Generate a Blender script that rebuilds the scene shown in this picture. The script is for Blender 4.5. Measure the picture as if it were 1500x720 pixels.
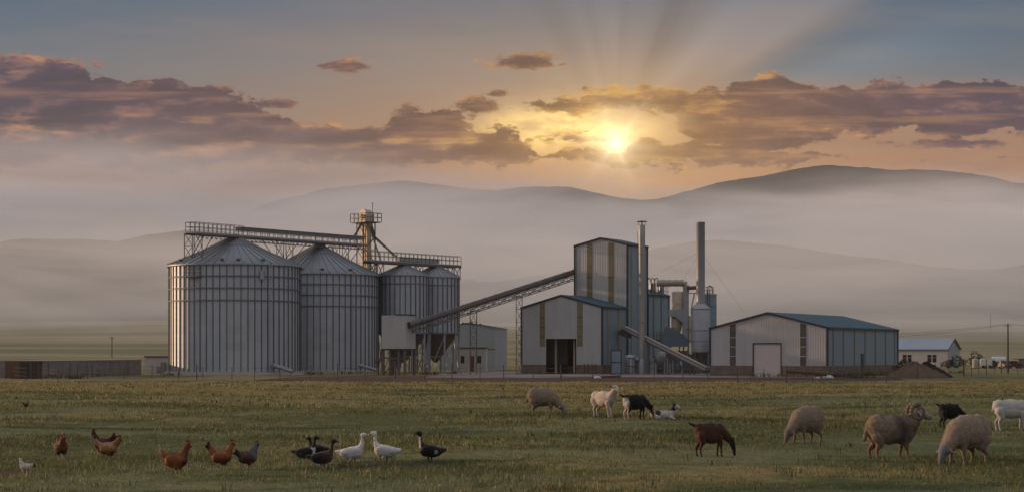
import bpy, bmesh, math, random
import numpy as np
from mathutils import Vector, Matrix

# ------------------------------------------------------------------ clearing, camera, world, sun, exposure
for o in list(bpy.data.objects):
    bpy.data.objects.remove(o, do_unlink=True)
S = bpy.context.scene
COL = S.collection
R = math.radians
random.seed(7)
RNG = np.random.default_rng(11)

EYE = 1.8                       # camera height over the near meadow
FOC = 2600.0                    # focal length in pixels of the 1500 px wide photograph
HOR = 515.0                     # pixel row of the true horizon
cam = bpy.data.cameras.new('camera')
cam_ob = bpy.data.objects.new('camera', cam)
COL.objects.link(cam_ob)
cam.sensor_width = 36.0
cam.lens = 36.0 * FOC / 1500.0
cam.shift_y = (HOR - 360.0) / 1500.0
cam.clip_start = 0.5
cam.clip_end = 20000.0
cam_ob.location = (0, 0, EYE)
cam_ob.rotation_euler = (R(90), 0, 0)
S.camera = cam_ob

S.view_settings.view_transform = 'Standard'
S.view_settings.look = 'None'
S.view_settings.exposure = -0.1
S.view_settings.gamma = 1.0
S.view_settings.use_curve_mapping = False
S.cycles.use_denoising = True
S.cycles.max_bounces = 10
S.cycles.diffuse_bounces = 2
S.cycles.glossy_bounces = 2
S.cycles.transmission_bounces = 2
S.cycles.transparent_max_bounces = 8
S.cycles.volume_bounces = 4
S.cycles.volume_step_rate = 1.0
S.cycles.volume_max_steps = 128
S.cycles.sample_clamp_indirect = 3.0

SUN_AZ = math.atan2(-0.92, 0.40)      # clockwise from +y (the viewing direction)
SUN_EL = R(8.0)
SUN_DIR = Vector((math.sin(SUN_AZ) * math.cos(SUN_EL), math.cos(SUN_AZ) * math.cos(SUN_EL), math.sin(SUN_EL)))
SUN_STRENGTH = 3.8
sl = bpy.data.lights.new('sun', 'SUN')
sl.energy = SUN_STRENGTH
sl.angle = R(0.6)
sl.color = (1.0, 0.64, 0.36)
sun_ob = bpy.data.objects.new('sun', sl)
COL.objects.link(sun_ob)
sun_ob.location = (-300, 200, 200)
sun_ob.rotation_euler = (-SUN_DIR).to_track_quat('-Z', 'Y').to_euler()

HAZE_DENSITY = 0.00006
SKY_STRENGTH = 0.1


# ------------------------------------------------------------------ node arithmetic
class F:
    """A float socket that can be added, multiplied and so on; every operation adds a Math node."""
    def __init__(s, nt, sock):
        s.nt, s.k = nt, sock

    def op(s, name, *args, clamp=False):
        n = s.nt.nodes.new('ShaderNodeMath')
        n.operation = name
        n.use_clamp = clamp
        s.nt.links.new(s.k, n.inputs[0])
        for i, a in enumerate(args):
            if isinstance(a, F):
                s.nt.links.new(a.k, n.inputs[i + 1])
            else:
                n.inputs[i + 1].default_value = float(a)
        return F(s.nt, n.outputs[0])

    def __add__(s, o): return s.op('ADD', o)
    __radd__ = __add__
    def __sub__(s, o): return s.op('SUBTRACT', o)
    def __rsub__(s, o): return (s * -1.0) + o
    def __mul__(s, o): return s.op('MULTIPLY', o)
    __rmul__ = __mul__
    def __truediv__(s, o): return s.op('DIVIDE', o)
    def exp(s): return s.op('EXPONENT')
    def abs(s): return s.op('ABSOLUTE')
    def sqrt(s): return s.op('SQRT')
    def min(s, o): return s.op('MINIMUM', o)
    def max(s, o): return s.op('MAXIMUM', o)
    def clamp(s): return s.op('ADD', 0.0, clamp=True)
    def pow(s, o): return s.op('POWER', o)

    def smooth(s, a, b):
        n = s.nt.nodes.new('ShaderNodeMapRange')
        n.interpolation_type = 'SMOOTHSTEP'
        s.nt.links.new(s.k, n.inputs[0])
        if a > b:
            n.inputs[1].default_value, n.inputs[2].default_value = b, a
            n.inputs[3].default_value, n.inputs[4].default_value = 1.0, 0.0
        else:
            n.inputs[1].default_value, n.inputs[2].default_value = a, b
        return F(s.nt, n.outputs[0])

    def curve(s, pts):
        """Piecewise curve through (x, y) pairs, held flat beyond its ends."""
        x0, x1 = pts[0][0], pts[-1][0]
        y0, y1 = min(p[1] for p in pts), max(p[1] for p in pts)
        if y1 - y0 < 1e-6:
            y1 = y0 + 1e-6
        t = ((s - x0) * (1.0 / (x1 - x0))).clamp()
        n = s.nt.nodes.new('ShaderNodeFloatCurve')
        c = n.mapping.curves[0]
        q = [((p[0] - x0) / (x1 - x0), (p[1] - y0) / (y1 - y0)) for p in pts]
        c.points[0].location = q[0]
        c.points[1].location = q[-1]
        for p in q[1:-1]:
            c.points.new(*p)
        for p in c.points:
            p.handle_type = 'AUTO_CLAMPED'
        n.mapping.update()
        s.nt.links.new(t.k, n.inputs['Value'])
        return F(s.nt, n.outputs[0]) * (y1 - y0) + y0


def vec(nt, x, y, z):
    n = nt.nodes.new('ShaderNodeCombineXYZ')
    for i, a in enumerate((x, y, z)):
        if isinstance(a, F):
            nt.links.new(a.k, n.inputs[i])
        else:
            n.inputs[i].default_value = float(a)
    return n.outputs[0]


def sep(nt, sock):
    n = nt.nodes.new('ShaderNodeSeparateXYZ')
    nt.links.new(sock, n.inputs[0])
    return F(nt, n.outputs[0]), F(nt, n.outputs[1]), F(nt, n.outputs[2])


def noise(nt, sock, scale=1.0, detail=5.0, rough=0.5, dist=0.0, lac=2.0):
    n = nt.nodes.new('ShaderNodeTexNoise')
    n.noise_dimensions = '3D'
    if sock is not None:
        nt.links.new(sock, n.inputs['Vector'])
    n.inputs['Scale'].default_value = scale
    n.inputs['Detail'].default_value = detail
    n.inputs['Roughness'].default_value = rough
    n.inputs['Lacunarity'].default_value = lac
    n.inputs['Distortion'].default_value = dist
    return F(nt, n.outputs[0])


def mix(nt, f, a, b, blend='MIX'):
    """Colour mix; a and b are colour sockets or tuples."""
    n = nt.nodes.new('ShaderNodeMix')
    n.data_type = 'RGBA'
    n.blend_type = blend
    n.clamp_factor = True
    if isinstance(f, F):
        nt.links.new(f.k, n.inputs[0])
    else:
        n.inputs[0].default_value = float(f)
    for i, c in ((6, a), (7, b)):
        if isinstance(c, (tuple, list)):
            n.inputs[i].default_value = (c[0], c[1], c[2], 1.0)
        else:
            nt.links.new(c, n.inputs[i])
    return n.outputs[2]


def scale_col(nt, col, f):
    """Colour times a float."""
    n = nt.nodes.new('ShaderNodeVectorMath')
    n.operation = 'SCALE'
    if isinstance(col, (tuple, list)):
        n.inputs[0].default_value = col[:3]
    else:
        nt.links.new(col, n.inputs[0])
    if isinstance(f, F):
        nt.links.new(f.k, n.inputs['Scale'])
    else:
        n.inputs['Scale'].default_value = float(f)
    return n.outputs[0]


def add_col(nt, a, b):
    n = nt.nodes.new('ShaderNodeVectorMath')
    n.operation = 'ADD'
    nt.links.new(a, n.inputs[0])
    nt.links.new(b, n.inputs[1])
    return n.outputs[0]


def ramp(nt, f, stops):
    n = nt.nodes.new('ShaderNodeValToRGB')
    e = n.color_ramp.elements
    lo, hi = stops[0][0], stops[-1][0]
    while len(e) < len(stops):
        e.new(0.5)
    for el, (p, c) in zip(e, stops):
        el.position = (p - lo) / (hi - lo)
    for el, (p, c) in zip(e, stops):
        el.color = (c[0], c[1], c[2], 1.0)
    nt.links.new(((f - lo) * (1.0 / (hi - lo))).k, n.inputs[0])
    return n.outputs[0]


def lin(r, g, b):
    def q(v):
        v /= 255.0
        return v / 12.92 if v <= 0.04045 else ((v + 0.055) / 1.055) ** 2.4
    return (q(r), q(g), q(b))


# ------------------------------------------------------------------ sky
def build_sky():
    w = bpy.data.worlds.new('World')
    S.world = w
    w.use_nodes = True
    nt = w.node_tree
    nt.nodes.clear()
    tc = nt.nodes.new('ShaderNodeTexCoord')
    x, y, z = sep(nt, tc.outputs['Generated'])
    yy = y.max(0.06)
    a = x / yy * 26.0            # hundreds of photo pixels right of +y
    b = z / yy * 26.0            # hundreds of photo pixels over the horizon
    front = y.smooth(0.15, 0.6)

    SA, SB = 1.52, 3.05          # where the sun stands behind the clouds
    da, db = a - SA, b - SB
    r = (da * da + db * db).sqrt()
    rw = (da * da * 0.22 + db * db * 1.3).sqrt()     # wide flat glow
    ang = db.op('ARCTAN2', da)

    # clear sky
    base = ramp(nt, b, [(0.0, lin(130, 114, 108)), (1.9, lin(134, 116, 108)), (2.55, lin(170, 118, 84)), (3.3, lin(156, 122, 98)),
                        (4.2, lin(136, 123, 119)), (5.2, lin(102, 109, 122)), (7.0, lin(92, 108, 128))])
    blue = ramp(nt, b, [(2.4, lin(136, 112, 102)), (3.4, lin(100, 115, 124)), (5.2, lin(52, 94, 122)), (7.0, lin(72, 102, 126))])
    leftish = a.smooth(-1.0, -8.0) * 0.62
    base = mix(nt, leftish, base, blue)
    # crepuscular rays: shadow of the right-hand bank and thinner beams
    sector = ang.smooth(0.56, 0.43) * da.smooth(0.6, 2.4) * b.smooth(3.6, 4.2)
    wob = noise(nt, vec(nt, ang * 4.0, r * 0.05, 3.0), 1.0, 2.0, 0.5)
    base = mix(nt, sector * (0.55 + wob * 0.6).clamp(), base, blue)
    up = db.smooth(0.2, 1.1) * r.smooth(4.6, 1.2)
    beams = (noise(nt, vec(nt, ang * 2.6, r * 0.03, 7.0), 1.0, 2.0, 0.4) - 0.5) * up
    shaft = ang.smooth(0.50, 0.60) * ang.smooth(1.05, 0.74) * 0.34 + ang.smooth(0.20, 0.28) * ang.smooth(0.42, 0.33) * 0.34 + ang.smooth(1.50, 1.58) * ang.smooth(1.78, 1.66) * 0.16 - ang.smooth(1.06, 1.12) * ang.smooth(1.26, 1.18) * 0.16
    base = scale_col(nt, base, 1.0 + beams * 0.9 + shaft * db.smooth(0.6, 1.5) * r.smooth(6.5, 3.0))
    # streaky high cirrus
    cir = noise(nt, vec(nt, a * 0.25 + b * 0.3, b * 1.6, 1.0), 1.2, 6.0, 0.55).smooth(0.42, 0.75)
    base = mix(nt, cir * 0.22 * b.smooth(2.6, 4.4), base, lin(158, 140, 118))
    # glow of the sun through thin cloud
    gold = ((a - 0.75) * (a - 0.75) * 0.30 + (b - 3.28) * (b - 3.28) * 3.2).sqrt()
    glow = add_col(nt, scale_col(nt, (0.44, 0.25, 0.07), (rw * -1.1).exp()), scale_col(nt, (0.85, 0.62, 0.16), (gold * gold * -3.2).exp() * (noise(nt, vec(nt, a * 1.1, b * 2.8, 12.0), 1.4, 6.0, 0.6).smooth(0.30, 0.66) * 1.0 + 0.45)))
    sky = add_col(nt, base, glow)

    # clouds: one fractal field, cut to the banks' outlines
    warp = noise(nt, vec(nt, a * 0.6, b * 0.9, 4.0), 1.0, 3.0, 0.5) - 0.5
    def field(ox, oy):
        q = vec(nt, (a + ox) * 0.85 + warp * 0.5, (b + oy) * 1.9 + warp * 0.4, 2.3)
        v = nt.nodes.new('ShaderNodeTexVoronoi')
        v.feature = 'F1'
        v.inputs['Scale'].default_value = 3.6
        v.inputs['Detail'].default_value = 3.0
        v.inputs['Roughness'].default_value = 0.55
        nt.links.new(q, v.inputs['Vector'])
        return noise(nt, q, 1.35, 9.0, 0.57) * 2.0 - F(nt, v.outputs['Distance']) * 0.62 - 0.08
    n0 = field(0, 0)
    n1 = field(0.0, 0.14)
    P = lambda pts: [((px - 750) / 100.0, (HOR - py) / 100.0) for px, py in pts]
    top1 = a.curve(P([(-400, 70), (0, 76), (90, 84), (170, 106), (270, 112), (340, 124), (400, 160), (470, 180), (550, 178), (585, 160), (650, 158), (710, 176), (775, 200), (800, 240)]))
    bot1 = a.curve(P([(-400, 246), (0, 246), (200, 250), (450, 248), (640, 251), (720, 246), (800, 238)]))
    top2 = a.curve(P([(755, 152), (790, 138), (860, 136), (920, 128), (965, 122), (1010, 130), (1055, 124), (1085, 113), (1110, 110), (1150, 115), (1200, 125), (1250, 121), (1290, 117), (1345, 124), (1400, 112), (1440, 112), (1465, 122), (1500, 117), (1800, 105)]))
    bot2 = a.curve(P([(755, 152), (800, 166), (850, 170), (905, 172), (950, 170), (1000, 196), (1040, 214), (1110, 222), (1200, 206), (1300, 196), (1400, 199), (1500, 202), (1800, 210)]))
    top3 = a.curve(P([(760, 244), (800, 222), (870, 218), (910, 222), (940, 206), (1010, 200), (1080, 202), (1150, 212), (1260, 236)]))
    bot3 = a.curve(P([(760, 246), (850, 242), (950, 250), (1050, 252), (1150, 244), (1260, 238)]))
    bw = b + (noise(nt, vec(nt, a * 1.1, b * 1.7, 15.0), 1.5, 6.0, 0.58) - 0.5) * 0.75
    def bank(top, bot, st, sb):
        return ((top - bw) * (1.0 / st)).min((bw - bot) * (1.0 / sb))
    def blob(px, py, rx, ry):
        ea, eb = (px - 750) / 100.0, (HOR - py) / 100.0
        u, v = (a - ea) * (100.0 / rx), (b - eb) * (100.0 / ry)
        return 0.62 - (u * u + v * v).sqrt() * 0.62
    k1 = bank(top1, bot1, 0.30, 0.34)
    k2 = bank(top2, bot2, 0.16, 0.26)
    k3 = bank(top3, bot3, 0.24, 0.3)
    k = k1.max(k2).max(k3)
    for spec in ((768, 90, 62, 15), (712, 155, 40, 15), (508, 97, 44, 12), (405, 152, 42, 10), (730, 137, 26, 9), (860, 200, 70, 10), (1400, 210, 110, 9), (820, 155, 55, 16)):
        k = k.max(blob(*spec))
    k = k.min(0.95).max(-1.5)
    d0 = (k * 1.3 + n0 * 0.9 - 0.22).clamp()
    d1 = (k * 1.3 + n1 * 0.9 - 0.22).clamp()
    alpha = d0.smooth(0.0, 0.42)
    thick = d0.smooth(0.15, 0.9)
    # holes of golden light near the sun
    hole = ((da - 0.0) * (da - 0.0) * 0.35 + (bw - 3.36) * (bw - 3.36) * 7.0).sqrt().smooth(0.85, 0.3)
    alpha = alpha * (1.0 - hole * (n1.smooth(0.75, 0.4)))
    shade = mix(nt, a.smooth(-8.0, 0.5), lin(58, 46, 74), lin(86, 60, 68))
    shade = mix(nt, a.smooth(1.5, 7.0), shade, lin(54, 46, 80))
    shade = mix(nt, b.smooth(3.3, 2.6) * 0.7, shade, lin(116, 88, 82))
    near = (rw * -0.95).exp()
    shade = mix(nt, (near * 1.2).clamp(), shade, lin(158, 104, 50))
    lit = mix(nt, (near * 1.6).clamp(), lin(182, 126, 96), lin(230, 176, 84))
    rim = (d0 - d1) * 2.0
    edge = rim.clamp() * 0.8 * thick.smooth(0.95, 0.3)
    # light from the sun's side: density falling off towards the sun
    inv = r.max(0.25).pow(-1.0) * 0.20
    ox, oy = da * inv * -1.0, db * inv * -1.0
    def soft(ax, by):
        return noise(nt, vec(nt, ax * 0.62 + warp * 0.5, by * 1.75 + warp * 0.4, 6.1), 1.5, 7.0, 0.58)
    s0, s1 = soft(a, b), soft(a + ox, b + oy - 0.10)
    relief = (s0 - s1) * 2.7 + 0.5
    patch = noise(nt, vec(nt, a * 0.36 + warp * 0.3, b * 1.6, 9.0), 1.3, 8.0, 0.62).smooth(0.52, 0.66) * b.smooth(2.4, 3.0)
    streak = noise(nt, vec(nt, a * 0.22, b * 3.2, 17.0), 1.5, 6.0, 0.6).smooth(0.50, 0.68)
    litf = (edge + streak * 0.4 + patch * relief.smooth(0.25, 0.85) * 0.95 + relief.smooth(0.6, 1.1) * 0.35 + d0.smooth(0.36, 0.04) * 0.6).clamp()
    shade = scale_col(nt, shade, relief.smooth(-0.1, 1.1) * 0.5 + 0.74)
    cloud = mix(nt, litf, shade, lit)
    tex = (n0 - 0.6) * 0.22 + 1.0
    cloud = scale_col(nt, cloud, tex)
    veil = noise(nt, vec(nt, a * 0.16, b * 1.1, 5.0), 1.2, 5.0, 0.55).smooth(0.36, 0.62) * b.smooth(2.2, 2.55) * b.smooth(3.3, 2.7)
    sky = mix(nt, veil * 0.5 * a.abs().smooth(0.3, 2.5), sky, lin(116, 94, 90))
    sky = mix(nt, alpha * 0.93, sky, cloud)
    # veil of light over everything round the sun, and the sun itself
    star = (1.0 + ((ang * 3.0 + 0.4).op('COSINE').abs().pow(10.0)) * 0.25)
    core = add_col(nt, scale_col(nt, (1.6, 1.45, 1.0), (r * -5.5 / star).exp()), scale_col(nt, (0.34, 0.20, 0.02), (r * -1.4).exp()))
    sky = add_col(nt, sky, core)

    # behind and above the camera: a plain pale dawn sky
    back = ramp(nt, z, [(-0.2, (0.10, 0.09, 0.08)), (0.0, (0.24, 0.22, 0.24)), (0.25, (0.32, 0.315, 0.345)), (0.6, (0.47, 0.48, 0.51)), (1.0, (0.54, 0.56, 0.60))])
    sky = mix(nt, (front * z.smooth(0.75, 0.4)), back, sky)
    st = nt.nodes.new('ShaderNodeTexSky')
    st.sky_type = 'NISHITA'
    st.sun_disc = False
    st.sun_elevation = SUN_EL
    st.sun_rotation = SUN_AZ
    st.dust_density = 2.0
    sky = add_col(nt, scale_col(nt, sky, 1.0 / SKY_STRENGTH), scale_col(nt, st.outputs[0], 0.05))
    bg = nt.nodes.new('ShaderNodeBackground')
    bg.inputs['Strength'].default_value = SKY_STRENGTH
    out = nt.nodes.new('ShaderNodeOutputWorld')
    nt.links.new(sky, bg.inputs['Color'])
    nt.links.new(bg.outputs[0], out.inputs['Surface'])
    w.cycles.sampling_method = 'MANUAL'
    w.cycles.sample_map_resolution = 1024


build_sky()


# ------------------------------------------------------------------ shapes
def link(o):
    COL.objects.link(o)
    return o


class MB:
    """Collects boxes, bars, tubes and sheets; build() links them as ONE mesh object."""
    def __init__(s):
        s.v, s.f, s.mi, s.sm = [], [], [], []
        s.cur, s.smooth = 0, False

    def add(s, verts, faces, smooth=None):
        n = len(s.v)
        s.v += [tuple(p) for p in verts]
        s.f += [tuple(i + n for i in f) for f in faces]
        s.mi += [s.cur] * len(faces)
        s.sm += [s.smooth if smooth is None else smooth] * len(faces)

    def box(s, c, d, rz=0.0):
        hx, hy, hz = d[0] / 2, d[1] / 2, d[2] / 2
        cs, sn = math.cos(rz), math.sin(rz)
        vs = []
        for dz in (-hz, hz):
            for dx, dy in ((-hx, -hy), (hx, -hy), (hx, hy), (-hx, hy)):
                vs.append((c[0] + dx * cs - dy * sn, c[1] + dx * sn + dy * cs, c[2] + dz))
        s.add(vs, [(0, 3, 2, 1), (4, 5, 6, 7), (0, 1, 5, 4), (1, 2, 6, 5), (2, 3, 7, 6), (3, 0, 4, 7)], False)

    def span(s, lo, hi):
        s.box([(lo[i] + hi[i]) / 2 for i in range(3)], [hi[i] - lo[i] for i in range(3)])

    def bar(s, p0, p1, w, h=None):
        """Square bar between two points."""
        h = w if h is None else h
        p0, p1 = Vector(p0), Vector(p1)
        d = (p1 - p0).normalized()
        up = Vector((0, 0, 1)) if abs(d.z) < 0.95 else Vector((0, 1, 0))
        sx = d.cross(up).normalized()
        sy = sx.cross(d).normalized()
        vs = []
        for p in (p0, p1):
            for i, j in ((-1, -1), (1, -1), (1, 1), (-1, 1)):
                vs.append(p + sx * (i * w / 2) + sy * (j * h / 2))
        s.add(vs, [(0, 3, 2, 1), (4, 5, 6, 7), (0, 1, 5, 4), (1, 2, 6, 5), (2, 3, 7, 6), (3, 0, 4, 7)], False)

    def tube(s, p0, p1, r0, r1=None, n=10, caps=True):
        r1 = r0 if r1 is None else r1
        p0, p1 = Vector(p0), Vector(p1)
        d = (p1 - p0).normalized()
        up = Vector((0, 0, 1)) if abs(d.z) < 0.95 else Vector((1, 0, 0))
        sx = d.cross(up).normalized()
        sy = sx.cross(d).normalized()
        vs = []
        for p, rr in ((p0, r0), (p1, r1)):
            for k in range(n):
                t = 2 * math.pi * k / n
                vs.append(p + sx * (rr * math.cos(t)) + sy * (rr * math.sin(t)))
        fs = [(k, (k + 1) % n, n + (k + 1) % n, n + k) for k in range(n)]
        s.add(vs, fs, True)
        if caps:
            s.add(vs[:n], [tuple(reversed(range(n)))], False)
            s.add(vs[n:], [tuple(range(n))], False)

    def path(s, pts, r, n=8):
        for i in range(len(pts) - 1):
            ra = r[i] if isinstance(r, (list, tuple)) else r
            rb = r[i + 1] if isinstance(r, (list, tuple)) else r
            s.tube(pts[i], pts[i + 1], ra, rb, n)

    def lathe(s, prof, c=(0, 0, 0), n=48, caps=(True, True)):
        """Profile of (radius, z) turned about the vertical through c."""
        vs = []
        for rr, z in prof:
            for k in range(n):
                t = 2 * math.pi * k / n
                vs.append((c[0] + rr * math.cos(t), c[1] + rr * math.sin(t), c[2] + z))
        fs = []
        for i in range(len(prof) - 1):
            for k in range(n):
                k2 = (k + 1) % n
                fs.append((i * n + k, i * n + k2, (i + 1) * n + k2, (i + 1) * n + k))
        s.add(vs, fs, True)
        if caps[0]:
            s.add(vs[:n], [tuple(reversed(range(n)))], False)
        if caps[1]:
            s.add(vs[-n:], [tuple(range(n))], False)

    def prism(s, poly, y0, y1):
        """Polygon in x, z pushed from y0 to y1."""
        n = len(poly)
        vs = [(p[0], y0, p[1]) for p in poly] + [(p[0], y1, p[1]) for p in poly]
        fs = [tuple(range(n)), tuple(reversed(range(n, 2 * n)))]
        fs += [(k, k + n, (k + 1) % n + n, (k + 1) % n) for k in range(n)]
        s.add(vs, fs, False)

    def quad(s, *p):
        s.add(p, [tuple(range(len(p)))], False)

    def build(s, name, mats, parent=None, loc=None):
        me = bpy.data.meshes.new(name)
        me.from_pydata(s.v, [], s.f)
        mats = mats if isinstance(mats, (list, tuple)) else [mats]
        for m in mats:
            me.materials.append(m)
        me.polygons.foreach_set('material_index', s.mi)
        me.polygons.foreach_set('use_smooth', s.sm)
        me.update()
        bm = bmesh.new()
        bm.from_mesh(me)
        bmesh.ops.recalc_face_normals(bm, faces=bm.faces)
        bm.to_mesh(me)
        bm.free()
        o = link(bpy.data.objects.new(name, me))
        if parent is not None:
            o.parent = parent
        if loc is not None:
            o.location = loc
        return o


def tag(o, label=None, cat=None, group=None, kind=None):
    for k, v in (('label', label), ('category', cat), ('group', group), ('kind', kind)):
        if v:
            o[k] = v
    return o


def empty(name, loc, label, cat, rz=0.0, group=None):
    o = link(bpy.data.objects.new(name, None))
    o.empty_display_size = 0.5
    o.location = loc
    o.rotation_euler = (0, 0, rz)
    return tag(o, label, cat, group)


def copy_tree(o, parent=None):
    c = o.copy()
    COL.objects.link(c)
    c.parent = parent
    for ch in [q for q in COL.objects if q.parent == o]:
        copy_tree(ch, c)
    return c


# ------------------------------------------------------------------ terrain
def smst(t):
    t = np.clip(t, 0, 1)
    return t * t * (3 - 2 * t)


_WAVES = [(RNG.uniform(0.05, 0.5), RNG.uniform(0, 6.28), RNG.uniform(0, 6.28)) for _ in range(14)]
def bumps(x, y):
    z = 0.0
    for f, ph, dr in _WAVES:
        z = z + np.sin((x * np.cos(dr) + y * np.sin(dr)) * f + ph) * (0.02 / (0.4 + f * 2.2))
    return z


def ground_z(x, y):
    x, y = np.asarray(x, float), np.asarray(y, float)
    z = -1.3 * smst((y - 55) / 125.0)
    z = z + bumps(x, y) * (1 - smst((y - 120) / 55.0))
    z = z + 19.0 * smst((y - 380) / 700.0) + 26.0 * smst((y - 950) / 600)
    z = z + 1.1 * np.sin(x * 0.013 + y * 0.01) * smst((y - 420) / 300)
    return z


def gz(x, y):
    return float(ground_z(x, y))


def at(px, D):
    """World x of a photo column at distance D."""
    return (px - 750.0) / FOC * D


def zat(py, D):
    return EYE - (py - HOR) / FOC * D


def dist_of(py):
    """Distance at which the open ground shows at photo row py."""
    lo, hi = 15.0, 230.0
    for _ in range(50):
        m = (lo + hi) / 2
        if HOR + (EYE + 1.3 * float(smst((m - 55) / 125.0))) * FOC / m > py:
            lo = m
        else:
            hi = m
    return lo


def grid_mesh(name, X, Y, Z, mat):
    h, w = X.shape
    me = bpy.data.meshes.new(name)
    co = np.stack([X, Y, Z], -1).reshape(-1, 3)
    idx = np.arange(h * w).reshape(h, w)
    fs = np.stack([idx[:-1, :-1], idx[:-1, 1:], idx[1:, 1:], idx[1:, :-1]], -1).reshape(-1, 4)
    me.vertices.add(len(co))
    me.vertices.foreach_set('co', co.ravel())
    me.loops.add(fs.size)
    me.loops.foreach_set('vertex_index', fs.ravel())
    me.polygons.add(len(fs))
    me.polygons.foreach_set('loop_start', np.arange(len(fs)) * 4)
    me.polygons.foreach_set('loop_total', np.full(len(fs), 4))
    me.polygons.foreach_set('use_smooth', np.ones(len(fs), bool))
    me.update()
    me.validate()
    me.materials.append(mat)
    return link(bpy.data.objects.new(name, me))


# ------------------------------------------------------------------ materials
def new_mat(name):
    m = bpy.data.materials.new(name)
    m.use_nodes = True
    nt = m.node_tree
    b = nt.nodes['Principled BSDF']
    return m, nt, b


def setcol(nt, b, sock, rough=None, spec=None, metal=None):
    if isinstance(sock, (tuple, list)):
        b.inputs['Base Color'].default_value = (*sock[:3], 1)
    else:
        nt.links.new(sock, b.inputs['Base Color'])
    if rough is not None:
        b.inputs['Roughness'].default_value = rough
    if spec is not None:
        b.inputs['Specular IOR Level'].default_value = spec
    if metal is not None:
        b.inputs['Metallic'].default_value = metal


def bump(nt, b, h, strength=0.3, dist=0.05):
    n = nt.nodes.new('ShaderNodeBump')
    n.inputs['Strength'].default_value = strength
    n.inputs['Distance'].default_value = dist
    nt.links.new(h.k, n.inputs['Height'])
    nt.links.new(n.outputs[0], b.inputs['Normal'])


def position(nt):
    return nt.nodes.new('ShaderNodeNewGeometry').outputs['Position']


def objcoord(nt):
    return nt.nodes.new('ShaderNodeTexCoord').outputs['Object']


GREEN, DRY, DARKG = (0.088, 0.100, 0.038), (0.215, 0.178, 0.082), (0.034, 0.046, 0.023)


def meadow_colour(nt, pos, extra=None):
    """Green, straw and dark patches of the meadow in world space (the same for turf and blades)."""
    x, y, z = sep(nt, pos)
    p = vec(nt, x, y, 0.0)
    big = noise(nt, p, 0.055, 3.0, 0.5)
    mid = noise(nt, p, 0.34, 4.0, 0.55)
    fine = noise(nt, p, 2.6, 4.0, 0.6)
    dry = ((big - 0.5) * 2.6 + (mid - 0.5) * 1.7 + (fine - 0.5) * 0.5 + y.smooth(20, 130) * 0.5 + y.smooth(200, 420) * 0.2 + 0.36)
    if extra is not None:
        dry = dry + extra
    c = mix(nt, dry.smooth(0.32, 0.86), GREEN, DRY)
    dew = noise(nt, vec(nt, x * 0.5, y * 0.7, 4.0), 0.22, 4.0, 0.6).smooth(0.48, 0.64) * y.smooth(140, 60)
    c = mix(nt, dew * 0.8, c, (0.165, 0.175, 0.092))
    hollow = noise(nt, vec(nt, x * 0.5, y * 0.9, 8.0), 0.30, 4.0, 0.6).smooth(0.54, 0.66)
    c = mix(nt, hollow * 0.85, c, (0.042, 0.060, 0.026))
    dk = (noise(nt, p, 0.9, 4.0, 0.6) + (mid - 0.5) * 0.6).smooth(0.60, 0.74)
    c = mix(nt, dk * 0.75, c, DARKG)
    return c, fine


def mat_ground():
    m, nt, b = new_mat('meadow_ground')
    pos = position(nt)
    c, fine = meadow_colour(nt, pos)
    x, y, z = sep(nt, pos)
    # strips of field and stubble on the far plain
    strip = noise(nt, vec(nt, x * 0.004, y * 0.03, 0.0), 1.0, 5.0, 0.6)
    c = mix(nt, y.smooth(300, 500) * 0.75, c, mix(nt, strip.smooth(0.35, 0.65), (0.15, 0.145, 0.080), (0.36, 0.30, 0.185)))
    c = scale_col(nt, c, fine * 0.9 + 0.5)
    setcol(nt, b, c, 1.0, 0.1)
    bump(nt, b, noise(nt, vec(nt, x, y, 0.0), 7.0, 5.0, 0.65), 0.6, 0.06)
    return m


def mat_hill(col, name):
    m, nt, b = new_mat(name)
    pos = position(nt)
    n = noise(nt, pos, 0.013, 8.0, 0.68)
    c = mix(nt, n.smooth(0.35, 0.65), col, tuple(v * 0.45 for v in col))
    setcol(nt, b, c, 1.0, 0.05)
    return m


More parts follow.
